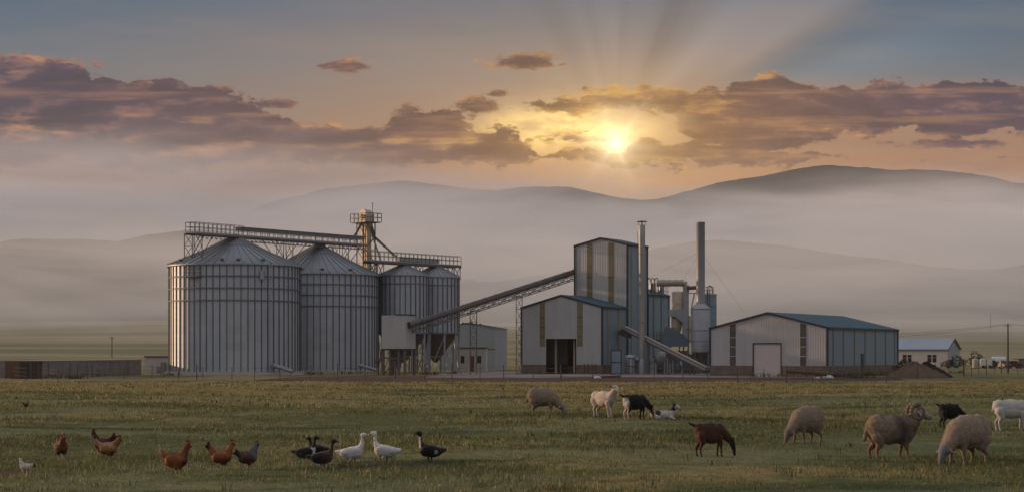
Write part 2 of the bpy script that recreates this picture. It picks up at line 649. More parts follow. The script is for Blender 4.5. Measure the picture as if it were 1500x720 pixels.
def build_terrain():
    rows = np.concatenate([np.linspace(-60, 16, 20), np.linspace(17, 120, 240), np.geomspace(121, 3600, 170)])
    cols = np.linspace(-1, 1, 241)
    Y, C = np.meshgrid(rows, cols, indexing='ij')
    X = C * (90 + np.maximum(Y, 0) * 0.75)
    g = grid_mesh('ground', X, Y, ground_z(X, Y), mat_ground())
    tag(g, 'meadow and plain of green and straw coloured grass', kind='structure')

    def hill(name, D, depth, prof, col, seed, label):
        px = np.array([p[0] for p in prof], float)
        py = np.array([p[1] for p in prof], float)
        u = np.linspace(px[0], px[-1], 420)
        top = np.interp(u, px, py)
        k = np.hanning(15)
        k /= k.sum()
        top = np.convolve(np.pad(top, 7, mode='edge'), k, 'valid')
        rng = np.random.default_rng(seed)
        rough = sum(np.sin(u * f + rng.uniform(0, 6.28)) * min(0.9, 0.9 / (f * 40)) for f in rng.uniform(0.02, 0.6, 18)) + rng.normal(0, 0.22, len(u))
        crest = EYE + (HOR - top + rough) * D / FOC
        v = np.linspace(-1, 1, 61)
        V, CR = np.meshgrid(v, crest, indexing='ij')
        _, UX = np.meshgrid(v, (u - 750) / FOC * D, indexing='ij')
        shape = np.cos(V * np.pi / 2) ** 1.3
        Yh = D + V * depth
        gul = np.sin(UX * 0.02 + V * 3 + np.sin(UX * 0.007) * 2) * 7 + np.sin(UX * 0.043 + 1.3 + V * 5) * 4 + np.sin(UX * 0.11 + V * 9) * 1.5
        base = ground_z(UX, Yh) - 4
        Zh = base + (CR - base) * shape + gul * np.abs(V) * shape
        o = grid_mesh(name, UX, Yh, Zh, mat_hill(col, 'hill_scrub'))
        tag(o, label, kind='structure')

    hill('hills', 2500, 620, [(-500, 330), (-200, 318), (150, 345), (330, 330), (400, 300), (430, 292), (480, 280), (505, 276), (560, 270), (600, 268), (640, 273), (700, 280), (760, 279), (800, 276), (830, 276), (880, 287),
          (930, 297), (960, 294), (1000, 283), (1050, 270), (1130, 258), (1160, 249), (1200, 245), (1260, 250), (1300, 252), (1340, 251), (1400, 256), (1450, 265), (1500, 275), (1650, 290), (2000, 310)],
         (0.050, 0.046, 0.036), 3, 'range of bare rounded hills rising above the mist')
    hill('hills', 1620, 330, [(-500, 372), (-150, 362), (0, 357), (60, 352), (120, 350), (200, 357), (320, 395), (560, 425), (760, 410), (840, 398), (900, 378), (960, 362), (1030, 353), (1080, 353), (1130, 360), (1200, 372), (1290, 388),
          (1400, 398), (1550, 396), (1700, 385), (2000, 380)], (0.045, 0.042, 0.032), 5, 'lower dark slopes half sunk in mist')
    hill('hills', 1280, 260, [(-500, 420), (-100, 402), (0, 394), (60, 386), (100, 375), (150, 363), (200, 351), (250, 341), (285, 336), (330, 339), (430, 360), (560, 390), (760, 420), (1000, 425), (1200, 420),
          (1340, 412), (1420, 403), (1470, 393), (1510, 384), (1600, 372), (1800, 368)], (0.045, 0.042, 0.030), 8, 'nearer dark slope behind the silos')


def volume_mat(name, density, colour, bank=None, aniso=0.0):
    m = bpy.data.materials.new(name)
    m.use_nodes = True
    nt = m.node_tree
    nt.nodes.clear()
    out = nt.nodes.new('ShaderNodeOutputMaterial')
    v = nt.nodes.new('ShaderNodeVolumePrincipled')
    v.inputs['Color'].default_value = (*colour, 1)
    v.inputs['Anisotropy'].default_value = aniso
    v.inputs['Density'].default_value = density
    if bank:
        y0, y1, z1, x1, sc, tilt, rise = bank
        pos = position(nt)
        x, y, z = sep(nt, pos)
        n = noise(nt, vec(nt, x * 0.35, y * 0.5, z * 2.2), sc, 3.0, 0.5)
        h = z + x * tilt + (n - 0.5) * (z1 * 0.9)
        d = h.smooth(z1 * 0.95, z1 * 0.45) * y.smooth(y0, y0 + (y1 - y0) * rise) * y.smooth(y1, y1 - (y1 - y0) * 0.25)
        d = d * x.abs().smooth(x1, x1 * 0.8) * z.smooth(z1 * 1.3, z1 * 1.0)
        wisp = noise(nt, vec(nt, x * 0.4, y * 0.4, z * 3.0 + 40.0), sc * 2.2, 4.0, 0.6, 1.2).smooth(0.34, 0.66)
        d = d * density * (wisp * 1.75 + 0.06)
        nt.links.new(d.k, v.inputs['Density'])
    nt.links.new(v.outputs[0], out.inputs['Volume'])
    return m


def build_air():
    b = MB()
    b.span((-2700, -110, -9), (2700, 3700, 345))
    tag(b.build('haze', volume_mat('morning_haze', HAZE_DENSITY, (0.95, 0.94, 0.97))), 'thin morning haze over the whole valley', kind='stuff')
    for (y0, y1, z1, x1, dens, sc, tilt, rise, label) in MIST:
        b = MB()
        b.span((-x1, y0, -5), (x1, y1, z1 * 1.3))
        tag(b.build('mist', volume_mat('mist_bank', dens, (0.95, 0.955, 1.0), (y0, y1, z1, x1, sc, tilt, rise))), label, kind='stuff')


MIST = [(1420, 2440, 224.0, 1500.0, 0.0095, 0.005, 0.006, 0.5, 'bank of ground mist filling the valley before the far hills'),
        (421, 1397, 82.0, 1000.0, 0.0042, 0.006, 0.006, 0.65, 'low sheet of mist lying along the foot of the slopes')]
build_terrain()
build_air()


# ------------------------------------------------------------------ building materials
def mat_sheet(name, col, axis, rough=0.5, metal=0.15, pitch=0.33, streak=0.25):
    """Ribbed steel sheet; ribs run up the wall (axis x or y is counted across them) or along the slope of a roof."""
    m, nt, b = new_mat(name)
    oc = objcoord(nt)
    x, y, z = sep(nt, oc)
    u = {'x': x, 'y': y}[axis]
    rib = (u * (2 * math.pi / pitch)).op('SINE')
    sheetn = noise(nt, vec(nt, (u * 1.0).op('FLOOR'), 0.0, (z * 0.16).op('FLOOR')), 3.7, 1.0)
    st = noise(nt, vec(nt, x * 2.2, y * 2.2, z * 0.12), 1.0, 4.0, 0.6)
    grime = noise(nt, oc, 0.5, 5.0, 0.6)
    f = 1.0 + (sheetn - 0.5) * 0.22 + (st - 0.5) * streak + (grime - 0.5) * 0.2 + rib * 0.03
    c = scale_col(nt, col, f)
    dirt = z.smooth(2.2, 0.0) * noise(nt, vec(nt, x * 3.0, y * 3.0, z), 1.0, 3.0).smooth(0.45, 0.7)
    c = mix(nt, dirt * 0.25, c, (0.16, 0.12, 0.09))
    setcol(nt, b, c, rough, 0.4, metal)
    bump(nt, b, rib, 0.3, 0.03)
    return m


def mat_galv(name, col, ring=1.1, metal=0.45, rough=0.42):
    """Galvanised corrugated rings of a silo: panels of slightly different zinc, weather streaks."""
    m, nt, b = new_mat(name)
    oc = objcoord(nt)
    x, y, z = sep(nt, oc)
    th = y.op('ARCTAN2', x)
    pan = noise(nt, vec(nt, (th * 3.2).op('FLOOR') * 7.3, (z * (1.0 / ring)).op('FLOOR') * 3.1, 0.5), 1.0, 0.0)
    st = noise(nt, vec(nt, x * 3.0, y * 3.0, z * 0.22), 1.0, 5.0, 0.65)
    f = 1.0 + (pan - 0.5) * 0.22 + (st - 0.5) * 0.5
    c = scale_col(nt, col, f)
    rust = noise(nt, vec(nt, x * 2.0, y * 2.0, z * 0.3), 1.3, 5.0, 0.7).smooth(0.66, 0.8)
    c = mix(nt, rust * 0.3, c, (0.20, 0.13, 0.08))
    setcol(nt, b, c, rough, 0.5, metal)
    wave = (z * (2 * math.pi / 0.16)).op('SINE')
    bump(nt, b, wave, 0.25, 0.02)
    return m


def mat_plain(name, col, rough=0.6, metal=0.0, var=0.35, scale=1.5, spec=0.4, bumpy=0.0):
    m, nt, b = new_mat(name)
    oc = objcoord(nt)
    n = noise(nt, oc, scale, 5.0, 0.6)
    c = scale_col(nt, col, (n - 0.5) * (var * 2) + 1.0)
    setcol(nt, b, c, rough, spec, metal)
    if bumpy:
        bump(nt, b, noise(nt, oc, scale * 6, 4.0, 0.6), bumpy, 0.05)
    return m


def mat_brick(name, c1, c2, scale=1.0):
    m, nt, b = new_mat(name)
    oc = objcoord(nt)
    x, y, z = sep(nt, oc)
    n = nt.nodes.new('ShaderNodeTexBrick')
    n.inputs['Color1'].default_value = (*c1, 1)
    n.inputs['Color2'].default_value = (*c2, 1)
    n.inputs['Mortar'].default_value = (c1[0] * 0.6, c1[1] * 0.6, c1[2] * 0.6, 1)
    n.inputs['Scale'].default_value = scale
    n.inputs['Brick Width'].default_value = 0.4
    n.inputs['Row Height'].default_value = 0.2
    n.inputs['Mortar Size'].default_value = 0.015
    nt.links.new(vec(nt, x + y, z, 0.0), n.inputs['Vector'])
    g = noise(nt, oc, 0.8, 5.0, 0.6)
    setcol(nt, b, scale_col(nt, n.outputs['Color'], g * 0.9 + 0.55), 0.9, 0.2)
    return m


M = dict(
    silo=mat_galv('galvanised_rings', (0.41, 0.435, 0.48), metal=0.25, rough=0.5),
    silo_roof=mat_plain('galvanised_roof', (0.24, 0.255, 0.28), 0.5, 0.3, 0.18, 0.5),
    stiff=mat_plain('dark_stiffener', (0.13, 0.13, 0.145), 0.6, 0.3),  # stiffeners and bands, darker than the silo rings
    galv=mat_plain('galvanised_steel', (0.34, 0.34, 0.36), 0.45, 0.4, 0.2),
    steel=mat_plain('painted_dark_steel', (0.12, 0.105, 0.098), 0.6, 0.1),
    dark=mat_plain('interior_shade', (0.016, 0.014, 0.013), 0.9),
    rusty=mat_plain('rusty_steel', (0.17, 0.095, 0.055), 0.8, 0.1, 0.5, 3.0),
    tan=mat_plain('weathered_cream_paint', (0.50, 0.41, 0.30), 0.6, 0.1, 0.3),
    front=mat_sheet('white_wall_sheet', (0.45, 0.435, 0.43), 'x'),
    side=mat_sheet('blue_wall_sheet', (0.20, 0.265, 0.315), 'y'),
    tall_front=mat_sheet('white_tower_sheet', (0.47, 0.455, 0.44), 'x', pitch=0.4),
    roof=mat_sheet('teal_roof_sheet', (0.030, 0.085, 0.115), 'y', 0.6, 0.1, 0.5),
    grey_roof=mat_sheet('pale_blue_roof_sheet', (0.24, 0.29, 0.38), 'x', 0.4, 0.1, 0.5),
    trim=mat_plain('dark_flashing', (0.030, 0.030, 0.034), 0.5),
    amber=mat_plain('yellowed_translucent_sheet', (0.205, 0.165, 0.082), 0.4, 0.0, 0.3, 0.6),
    smoky=mat_plain('grimy_translucent_sheet', (0.085, 0.078, 0.066), 0.4, 0.0, 0.3),
    plinth=mat_brick('plinth_blocks', (0.21, 0.155, 0.125), (0.17, 0.125, 0.10)),
    plaster=mat_plain('white_plaster', (0.45, 0.42, 0.42), 0.85, 0.0, 0.15, 0.8),
    door=mat_plain('pale_roller_door', (0.62, 0.53, 0.50), 0.6, 0.0, 0.1),
    glass=mat_plain('dark_window_glass', (0.03, 0.03, 0.035), 0.12, 0.0, 0.1),
    concrete=mat_plain('concrete', (0.33, 0.29, 0.26), 0.9, 0.0, 0.25, 1.0),
    pale=mat_plain('pale_chimney_steel', (0.36, 0.33, 0.29), 0.5, 0.2, 0.2, 0.6),
    teal=mat_plain('teal_wall_sheet', (0.30, 0.335, 0.345), 0.6, 0.1, 0.15, 0.3),
    kraal=mat_brick('grey_brown_blocks', (0.25, 0.225, 0.222), (0.205, 0.185, 0.184)),
    wood=mat_plain('weathered_wood', (0.075, 0.055, 0.042), 0.9, 0.0, 0.4, 4.0),
    bluesteel=mat_plain('blue_grey_steel', (0.13, 0.165, 0.195), 0.55, 0.2, 0.3, 0.8),
    white=mat_plain('white_plastic', (0.62, 0.62, 0.63), 0.5, 0.0, 0.12),
    black=mat_plain('black_rubber', (0.02, 0.02, 0.02), 0.8),
    soil=mat_plain('heaped_soil', (0.13, 0.085, 0.060), 1.0, 0.0, 0.5, 1.4, 0.1, 0.8),
    coal=mat_plain('dark_spoil', (0.022, 0.020, 0.019), 1.0, 0.0, 0.5, 1.4, 0.1, 0.8),
    redsteel=mat_plain('red_oxide_steel', (0.13, 0.035, 0.028), 0.7, 0.0, 0.3),
    stone=mat_plain('pale_stone', (0.5, 0.48, 0.45), 0.9, 0.0, 0.3, 3.0, 0.3, 0.6),
    wire=mat_plain('wire', (0.05, 0.045, 0.04), 0.6, 0.5, 0.1),
)
G0 = -1.3           # level of the yard
TURN = R(-30)       # the buildings stand turned thirty degrees


# ------------------------------------------------------------------ yard surfaces
def mat_dirt():
    m, nt, b = new_mat('reddish_dirt')
    pos = position(nt)
    n = noise(nt, pos, 0.35, 6.0, 0.65)
    setcol(nt, b, mix(nt, n.smooth(0.3, 0.7), (0.060, 0.036, 0.029), (0.105, 0.066, 0.050)), 1.0, 0.1)
    bump(nt, b, noise(nt, pos, 2.0, 5.0, 0.6), 0.7, 0.1)
    return m


def mat_apron():
    m, nt, b = new_mat('worn_concrete_apron')
    pos = position(nt)
    n = noise(nt, pos, 0.25, 6.0, 0.65)
    setcol(nt, b, mix(nt, n.smooth(0.35, 0.7), (0.30, 0.26, 0.25), (0.17, 0.13, 0.12)), 0.9, 0.2)
    return m


def ragged_sheet(name, outline, z, mat, label, amp, seed):
    rng = np.random.default_rng(seed)
    pts = []
    n = len(outline)
    for i in range(n):
        p, q = Vector(outline[i]), Vector(outline[(i + 1) % n])
        k = max(2, int((q - p).length / 2.0))
        for j in range(k):
            w = p.lerp(q, j / k)
            pts.append((w.x + rng.normal(0, amp), w.y + rng.normal(0, amp), z))
    b = MB()
    b.add(pts, [tuple(range(len(pts)))], False)
    o = b.build(name, mat)
    tag(o, label, kind='structure')
    return o


ragged_sheet('dirt_track', [(at(440, 188) - 6, 191), (at(700, 184), 185), (at(1000, 184), 184), (at(1150, 186), 187), (at(1330, 190), 196), (at(1330, 215), 222), (at(1100, 226), 228), (at(700, 226), 228), (at(430, 222), 222)],
             G0 + 0.012, mat_dirt(), 'strip of bare reddish dirt between meadow and yard', 0.7, 3)
ragged_sheet('concrete_yard', [(-10.5, 217), (4, 214), (9, 221), (16, 219), (27, 216.5), (37, 217), (38, 221), (26, 232), (32, 256), (20, 275), (-2, 275), (-10, 262)],
             G0 + 0.02, mat_apron(), 'worn concrete yard in front of the plant', 0.25, 4)


# ------------------------------------------------------------------ silos
def big_silo(x, y, Rr, H, roof, label, extra):
    t = empty('grain_silo', (x, y, G0), label, 'silo', group='broad flat-bottomed grain silos')
    b = MB(); b.lathe([(Rr + 0.55, -0.3), (Rr + 0.55, 0.45), (Rr - 0.1, 0.5)], n=72)
    b.build('foundation', M['concrete'], t)
    b = MB(); b.lathe([(Rr, 0.45), (Rr, H)], n=96, caps=(False, False))
    b.cur = 1
    for k in range(60):
        a = 2 * math.pi * (k + 0.35) / 60
        b.box(((Rr + 0.05) * math.cos(a), (Rr + 0.05) * math.sin(a), (H + 0.45) / 2), (0.13, 0.11, H - 0.5), a)
    for f in (0.108, 0.215, 0.325):
        z = H * (1 - f)
        b.lathe([(Rr + 0.16, z - 0.07), (Rr + 0.16, z + 0.07), (Rr - 0.02, z + 0.08)], n=72, caps=(False, False))
    b.build('wall', [M['silo'], M['stiff']], t)
    b = MB()
    Re = Rr + 0.32
    b.lathe([(Re, H - 0.10), (Re, H + 0.12), (Rr * 0.55, H + roof * 0.46), (1.0, H + roof * 0.93)], n=96, caps=(False, True))
    for k in range(44):
        a = 2 * math.pi * k / 44
        c, s_ = math.cos(a), math.sin(a)
        b.bar((Re * c, Re * s_, H + 0.16), (Rr * 0.55 * c, Rr * 0.55 * s_, H + roof * 0.46 + 0.05), 0.16, 0.13)
        b.bar((Rr * 0.55 * c, Rr * 0.55 * s_, H + roof * 0.46 + 0.05), (1.0 * c, 1.0 * s_, H + roof * 0.93 + 0.05), 0.13, 0.12)
    b.cur = 1
    zz = H + roof * 0.66
    rr = 1.0 + (Rr * 0.55 - 1.0) * (0.93 - 0.66) / (0.93 - 0.46)
    b.lathe([(rr + 0.1, zz), (rr + 0.02, zz + 0.12)], n=60, caps=(False, False))
    b.build('roof', [M['silo_roof'], M['stiff']], t)
    b = MB(); b.lathe([(1.05, H + roof * 0.90), (1.05, H + roof), (0.5, H + roof + 0.25)], n=24)
    b.build('roof_cap', M['galv'], t)
    for a in extra:
        c, s_ = math.cos(R(a)), math.sin(R(a))
        b = MB()
        b.tube((c * Rr * 0.95, s_ * Rr * 0.95, H + 0.2), (c * Rr * 0.95, s_ * Rr * 0.95, H + 0.62), 0.26)
        b.lathe([(0.34, 0.0), (0.3, 0.14), (0.02, 0.2)], (c * Rr * 0.95, s_ * Rr * 0.95, H + 0.6), 12)
        b.build('vent', M['steel'], t)
    b = MB()
    for k in range(2):
        a = R(-52) + k * 0.05
        b.bar((math.cos(a) * (Rr + 0.5), math.sin(a) * (Rr + 0.5), 0.5), (math.cos(a) * (Rr + 0.5), math.sin(a) * (Rr + 0.5), H + 0.3), 0.06)
    for k in range(int(H / 0.4)):
        z = 0.6 + k * 0.4
        p = [(math.cos(R(-52) + j * 0.05) * (Rr + 0.5), math.sin(R(-52) + j * 0.05) * (Rr + 0.5), z) for j in (0, 1)]
        b.bar(p[0], p[1], 0.04)
    b.build('ladder', M['galv'], t)
    return t


s1 = big_silo(-37.95, 243.0, 8.85, 14.75, 4.15, 'broad corrugated grain silo with a warm sunlit left edge, the nearest silo', (-93, -78, -55, -140))
s2 = big_silo(-28.6, 262.0, 8.80, 14.35, 4.60, 'broad corrugated grain silo standing half behind the nearest one', (-80, -50, -100))
b = MB()     # the small balcony and box on the nearest silo's eave
b.span((-5.0, -8.6, 13.0), (-3.3, -7.6, 13.08))
for xx in (-5.0, -4.15, -3.3):
    b.bar((xx, -8.6, 13.05), (xx, -8.6, 14.6), 0.07)
for zz in (13.6, 14.1, 14.6):
    b.bar((-5.0, -8.6, zz), (-3.3, -8.6, zz), 0.06)
    b.bar((-5.0, -8.6, zz), (-5.0, -7.5, zz), 0.06)
b.build('eave_platform', M['steel'], s1)
b = MB(); b.span((4.6, -7.95, 12.7), (5.1, -7.2, 13.9)); b.build('inspection_hatch', M['galv'], s1)
b = MB(); b.tube((6.4, -7.0, 1.3), (9.0, -8.6, 0.55), 0.28); b.tube((6.4, -7.0, 1.3), (6.2, -6.2, 1.3), 0.34)
b.bar((8.6, -8.35, -0.0), (8.6, -8.35, 0.7), 0.1); b.build('unloading_auger', M['galv'], s1)
b = MB(); b.tube((6.6, -6.6, 1.2), (9.2, -7.6, 0.5), 0.26); b.bar((8.9, -7.5, 0), (8.9, -7.5, 0.6), 0.1); b.build('unloading_auger', M['galv'], s2)


def small_silo(x, y, Rr, zb, H, roof, label):
    t = empty('hopper_silo', (x, y, G0), label, 'silo', group='slim hopper silos on legs')
    b = MB(); b.lathe([(Rr, zb), (Rr, H)], n=72, caps=(False, False))
    b.cur = 1
    for k in range(30):
        a = 2 * math.pi * (k + 0.2) / 30
        b.box(((Rr + 0.05) * math.cos(a), (Rr + 0.05) * math.sin(a), (H + zb) / 2), (0.15, 0.13, H - zb), a)
    b.lathe([(Rr + 0.15, zb - 0.1), (Rr + 0.15, zb + 0.15), (Rr - 0.02, zb + 0.16)], n=60, caps=(False, False))
    b.lathe([(Rr + 0.12, H - 1.3), (Rr + 0.12, H - 1.18), (Rr - 0.02, H - 1.17)], n=60, caps=(False, False))
    b.build('wall', [M['silo'], M['stiff']], t)
    b = MB(); b.lathe([(Rr + 0.2, H - 0.05), (Rr + 0.2, H + 0.1), (0.6, H + roof * 0.92)], n=72, caps=(False, True))
    for k in range(24):
        a = 2 * math.pi * k / 24
        b.bar(((Rr + 0.2) * math.cos(a), (Rr + 0.2) * math.sin(a), H + 0.14), (0.6 * math.cos(a), 0.6 * math.sin(a), H + roof * 0.92 + 0.04), 0.11, 0.1)
    b.build('roof', M['silo_roof'], t)
    b = MB(); b.lathe([(0.6, H + roof * 0.9), (0.6, H + roof), (0.3, H + roof + 0.2)], n=20); b.build('roof_cap', M['galv'], t)
    b = MB(); b.lathe([(Rr - 0.05, zb), (0.45, 1.7), (0.3, 1.5)], n=48, caps=(True, True)); b.build('hopper', M['steel'], t)
    for k in range(10):
        a = 2 * math.pi * (k + 0.2) / 10
        b = MB(); b.bar((Rr * math.cos(a), Rr * math.sin(a), -0.2), (Rr * math.cos(a), Rr * math.sin(a), zb), 0.26); b.build('leg', M['galv'], t)
    b = MB()
    for k in range(10):
        a, a2 = 2 * math.pi * (k + 0.2) / 10, 2 * math.pi * (k + 1.2) / 10
        p, q = (Rr * math.cos(a), Rr * math.sin(a)), (Rr * math.cos(a2), Rr * math.sin(a2))
        b.bar((*p, 0.3), (*q, zb - 0.4), 0.1)
        b.bar((*p, 2.4), (*q, 2.4), 0.1)
    b.build('brace', M['galv'], t)
    return t


small_silo(-16.3, 266.0, 3.75, 5.9, 14.45, 1.75, 'slim hopper silo on legs with a warm sunlit left edge')
small_silo(-11.75, 272.2, 3.62, 5.95, 14.45, 1.95, 'slim hopper silo on legs, farther right of the pair')


# ------------------------------------------------------------------ conveyors and elevator
def rail(b, p, q, n, h=1.1, w=0.06, mids=2):
    p, q = Vector(p), Vector(q)
    up = Vector((0, 0, h))
    for k in range(n + 1):
        c = p.lerp(q, k / n)
        b.bar(c, c + up, w)
    for k in range(1, mids + 1):
        b.bar(p + up * (k / mids), q + up * (k / mids), w)


def trestle(b, base, top, w, d, n=6, t=0.14):
    """Upright lattice of four legs with diagonals."""
    base, top = Vector(base), Vector(top)
    offs = [(-w / 2, -d / 2), (w / 2, -d / 2), (w / 2, d / 2), (-w / 2, d / 2)]
    for ox, oy in offs:
        b.bar(base + Vector((ox, oy, 0)), top + Vector((ox, oy, 0)), t)
    for k in range(n):
        c0, c1 = base.lerp(top, k / n), base.lerp(top, (k + 1) / n)
        for i in range(4):
            o0, o1 = offs[i], offs[(i + 1) % 4]
            if k % 2:
                o0, o1 = o1, o0
            b.bar(c0 + Vector((*o0, 0)), c1 + Vector((*o1, 0)), t * 0.6)
            b.bar(c1 + Vector((*offs[i], 0)), c1 + Vector((*offs[(i + 1) % 4], 0)), t * 0.6)


def build_silo_conveyor():
    A, B = Vector((-42.4, 234.0, 17.62)), Vector((-22.9, 271.0, 18.25))
    t = empty('roof_conveyor', (A.x, A.y, A.z), 'long covered conveyor and catwalk over the two broad silos', 'conveyor')
    d = (B - A); L = d.length; d.normalize()
    sd = Vector((d.y, -d.x, 0)).normalized()
    P = lambda s_, side=0.0, up=0.0: d * s_ + sd * side + Vector((0, 0, up))
    b = MB(); b.bar(P(0, 0, -0.1), P(L, 0, -0.1), 1.6, 0.2); b.build('walkway', M['galv'], t)
    b = MB(); b.bar(P(0, 0.8, -0.3), P(L, 0.8, -0.3), 0.14, 0.2); b.bar(P(0, -0.8, -0.3), P(L, -0.8, -0.3), 0.14, 0.2)
    k = 0.0
    while k < L - 1:
        b.bar(P(k, 0.82, -0.35), P(k + 0.5, 0.82, -0.9), 0.07); b.bar(P(k + 0.5, 0.82, -0.9), P(k + 1.0, 0.82, -0.35), 0.07)
        k += 1.0
    b.bar(P(10, 0.8, -0.9), P(L, 0.8, -0.9), 0.12)
    b.build('girder', M['steel'], t)
    b = MB(); rail(b, P(0, 0.8), P(10.5, 0.8), 11, 1.25, 0.07); rail(b, P(0, -0.8), P(10.5, -0.8), 11, 1.25, 0.07); rail(b, P(0, -0.8), P(0, 0.8), 2, 1.25, 0.07)
    rail(b, P(10.5, -0.8), P(L, -0.8), 30, 1.1, 0.06); b.build('railing', M['steel'], t)
    b = MB(); b.bar(P(10.2, 0.2, 0.80), P(L - 0.3, 0.2, 0.80), 0.9, 0.42)
    b.bar(P(10.2, 0.2, 1.06), P(L - 0.3, 0.2, 1.06), 1.1, 0.10)
    k = 10.4
    while k < L - 0.4:
        b.bar(P(k, 0.6, 0.0), P(k, 0.6, 0.6), 0.07); b.bar(P(k, -0.2, 0.0), P(k, -0.2, 0.6), 0.07)
        k += 1.5; b.build('conveyor_cover', M['galv'], t)
    for s_, zb, w in ((0.6, 14.0 - A.z + G0 + 1.5, 1.7), (21.5, 13.0 - A.z, 1.7), (36.0, 13.4 - A.z, 1.7)):
        b = MB()
        for side in (-0.8, 0.8):
            for e in (-0.85, 0.85):
                b.bar(P(s_ + e, side, zb), P(s_ + e, side, -0.2), 0.10)
            b.bar(P(s_ - 0.85, side, zb), P(s_ + 0.85, side, (zb - 0.2) / 2), 0.055); b.bar(P(s_ + 0.85, side, zb), P(s_ - 0.85, side, (zb - 0.2) / 2), 0.055)
            b.bar(P(s_ - 0.85, side, (zb - 0.2) / 2), P(s_ + 0.85, side, -0.2), 0.055); b.bar(P(s_ + 0.85, side, (zb - 0.2) / 2), P(s_ - 0.85, side, -0.2), 0.055)
            b.bar(P(s_ - 0.85, side, (zb - 0.2) / 2), P(s_ + 0.85, side, (zb - 0.2) / 2), 0.055)
            if s_ > 5:
                b.bar(P(s_ - 0.85, side, -3.2), P(s_ - 4.4, side, -0.4), 0.08); b.bar(P(s_ + 0.85, side, -3.2), P(s_ + 4.4, side, -0.4), 0.08)
            else:
                b.bar(P(s_ + 0.85, side, -3.0), P(s_ + 3.2, side, -0.4), 0.08)
        b.build('support', M['steel'], t)


def build_elevator():
    x, y = at(536, 272.5), 272.5
    t = empty('bucket_elevator', (x, y, G0), 'tall cream bucket elevator tower with railed top platform behind the silos', 'elevator tower', R(-50))
    U = lambda p: (p[0] * math.cos(R(50)) - p[1] * math.sin(R(50)), p[0] * math.sin(R(50)) + p[1] * math.cos(R(50)), p[2])
    top = zat(306.7, y) - G0
    pl = zat(325.5, y) - G0
    b = MB()
    for sx in (-0.48, 0.48):
        b.span((sx - 0.36, -0.4, 0), (sx + 0.36, 0.4, top - 2.0))
    b.build('trunk_casing', M['tan'], t)
    b = MB()
    pr = [(-0.95, top - 2.6), (0.95, top - 2.6)] + [(0.95 * math.cos(R(a)), top - 0.95 + 0.95 * math.sin(R(a))) for a in range(0, 181, 20)]
    b.prism(pr, -0.6, 0.6); b.build('head', M['tan'], t)
    b = MB(); b.tube((0.0, -0.62, top - 1.1), (0.0, -0.9, top - 1.1), 0.32); b.bar((-0.6, -0.75, top - 1.25), (0.6, -0.75, top - 1.05), 0.2); b.build('drive_motor', M['steel'], t)
    b = MB(); b.span((-2.0, -1.5, pl - 0.12), (2.0, 1.5, pl)); b.build('platform', M['steel'], t)
    b = MB()
    for q in (((-2, -1.5), (2, -1.5)), ((2, -1.5), (2, 1.5)), ((2, 1.5), (-2, 1.5)), ((-2, 1.5), (-2, -1.5))):
        rail(b, (*q[0], pl), (*q[1], pl), 4, 1.3, 0.08)
    b.build('railing', M['steel'], t)
    b = MB(); b.tube((1.35, 0.3, pl), (1.35, 0.3, top + 0.85), 0.05); b.tube((1.25, 0.3, top + 0.8), (1.45, 0.3, top + 0.9), 0.09); b.build('mast', M['steel'], t)
    b = MB()
    for cx, cy in ((-1.15, -0.9), (1.15, -0.9), (1.15, 0.9), (-1.15, 0.9)):
        b.bar((cx, cy, 0), (cx, cy, pl), 0.14)
    n = 11
    for k in range(n):
        z0, z1 = pl * k / n, pl * (k + 1) / n
        s_ = 1 if k % 2 else -1
        for cy in (-0.9, 0.9):
            b.bar((-1.15 * s_, cy, z0), (1.15 * s_, cy, z1), 0.08); b.bar((-1.15, cy, z1), (1.15, cy, z1), 0.08)
        for cx in (-1.15, 1.15):
            b.bar((cx, -0.9 * s_, z0), (cx, 0.9 * s_, z1), 0.08)
    b.build('lattice_frame', M['steel'], t)
    b = MB()
    b.path([U(p) for p in ((-0.75, -0.3, top - 2.3), (-1.35, -0.5, top - 3.5), (-2.1, -1.0, top - 4.7))], 0.17); b.build('spout', M['steel'], t)
    b = MB(); b.path([U(p) for p in ((0.75, 0, top - 2.3), (1.2, 0, top - 3.6), (1.3, -0.1, top - 4.2), (5.4, -4.2, 17.0))], 0.2); b.build('spout', M['steel'], t)
    b = MB(); b.path([U(p) for p in ((0.75, -0.3, top - 2.3), (1.1, -0.5, top - 4.2), (2.7, -6.0, 16.8))], 0.15); b.build('spout', M['steel'], t)


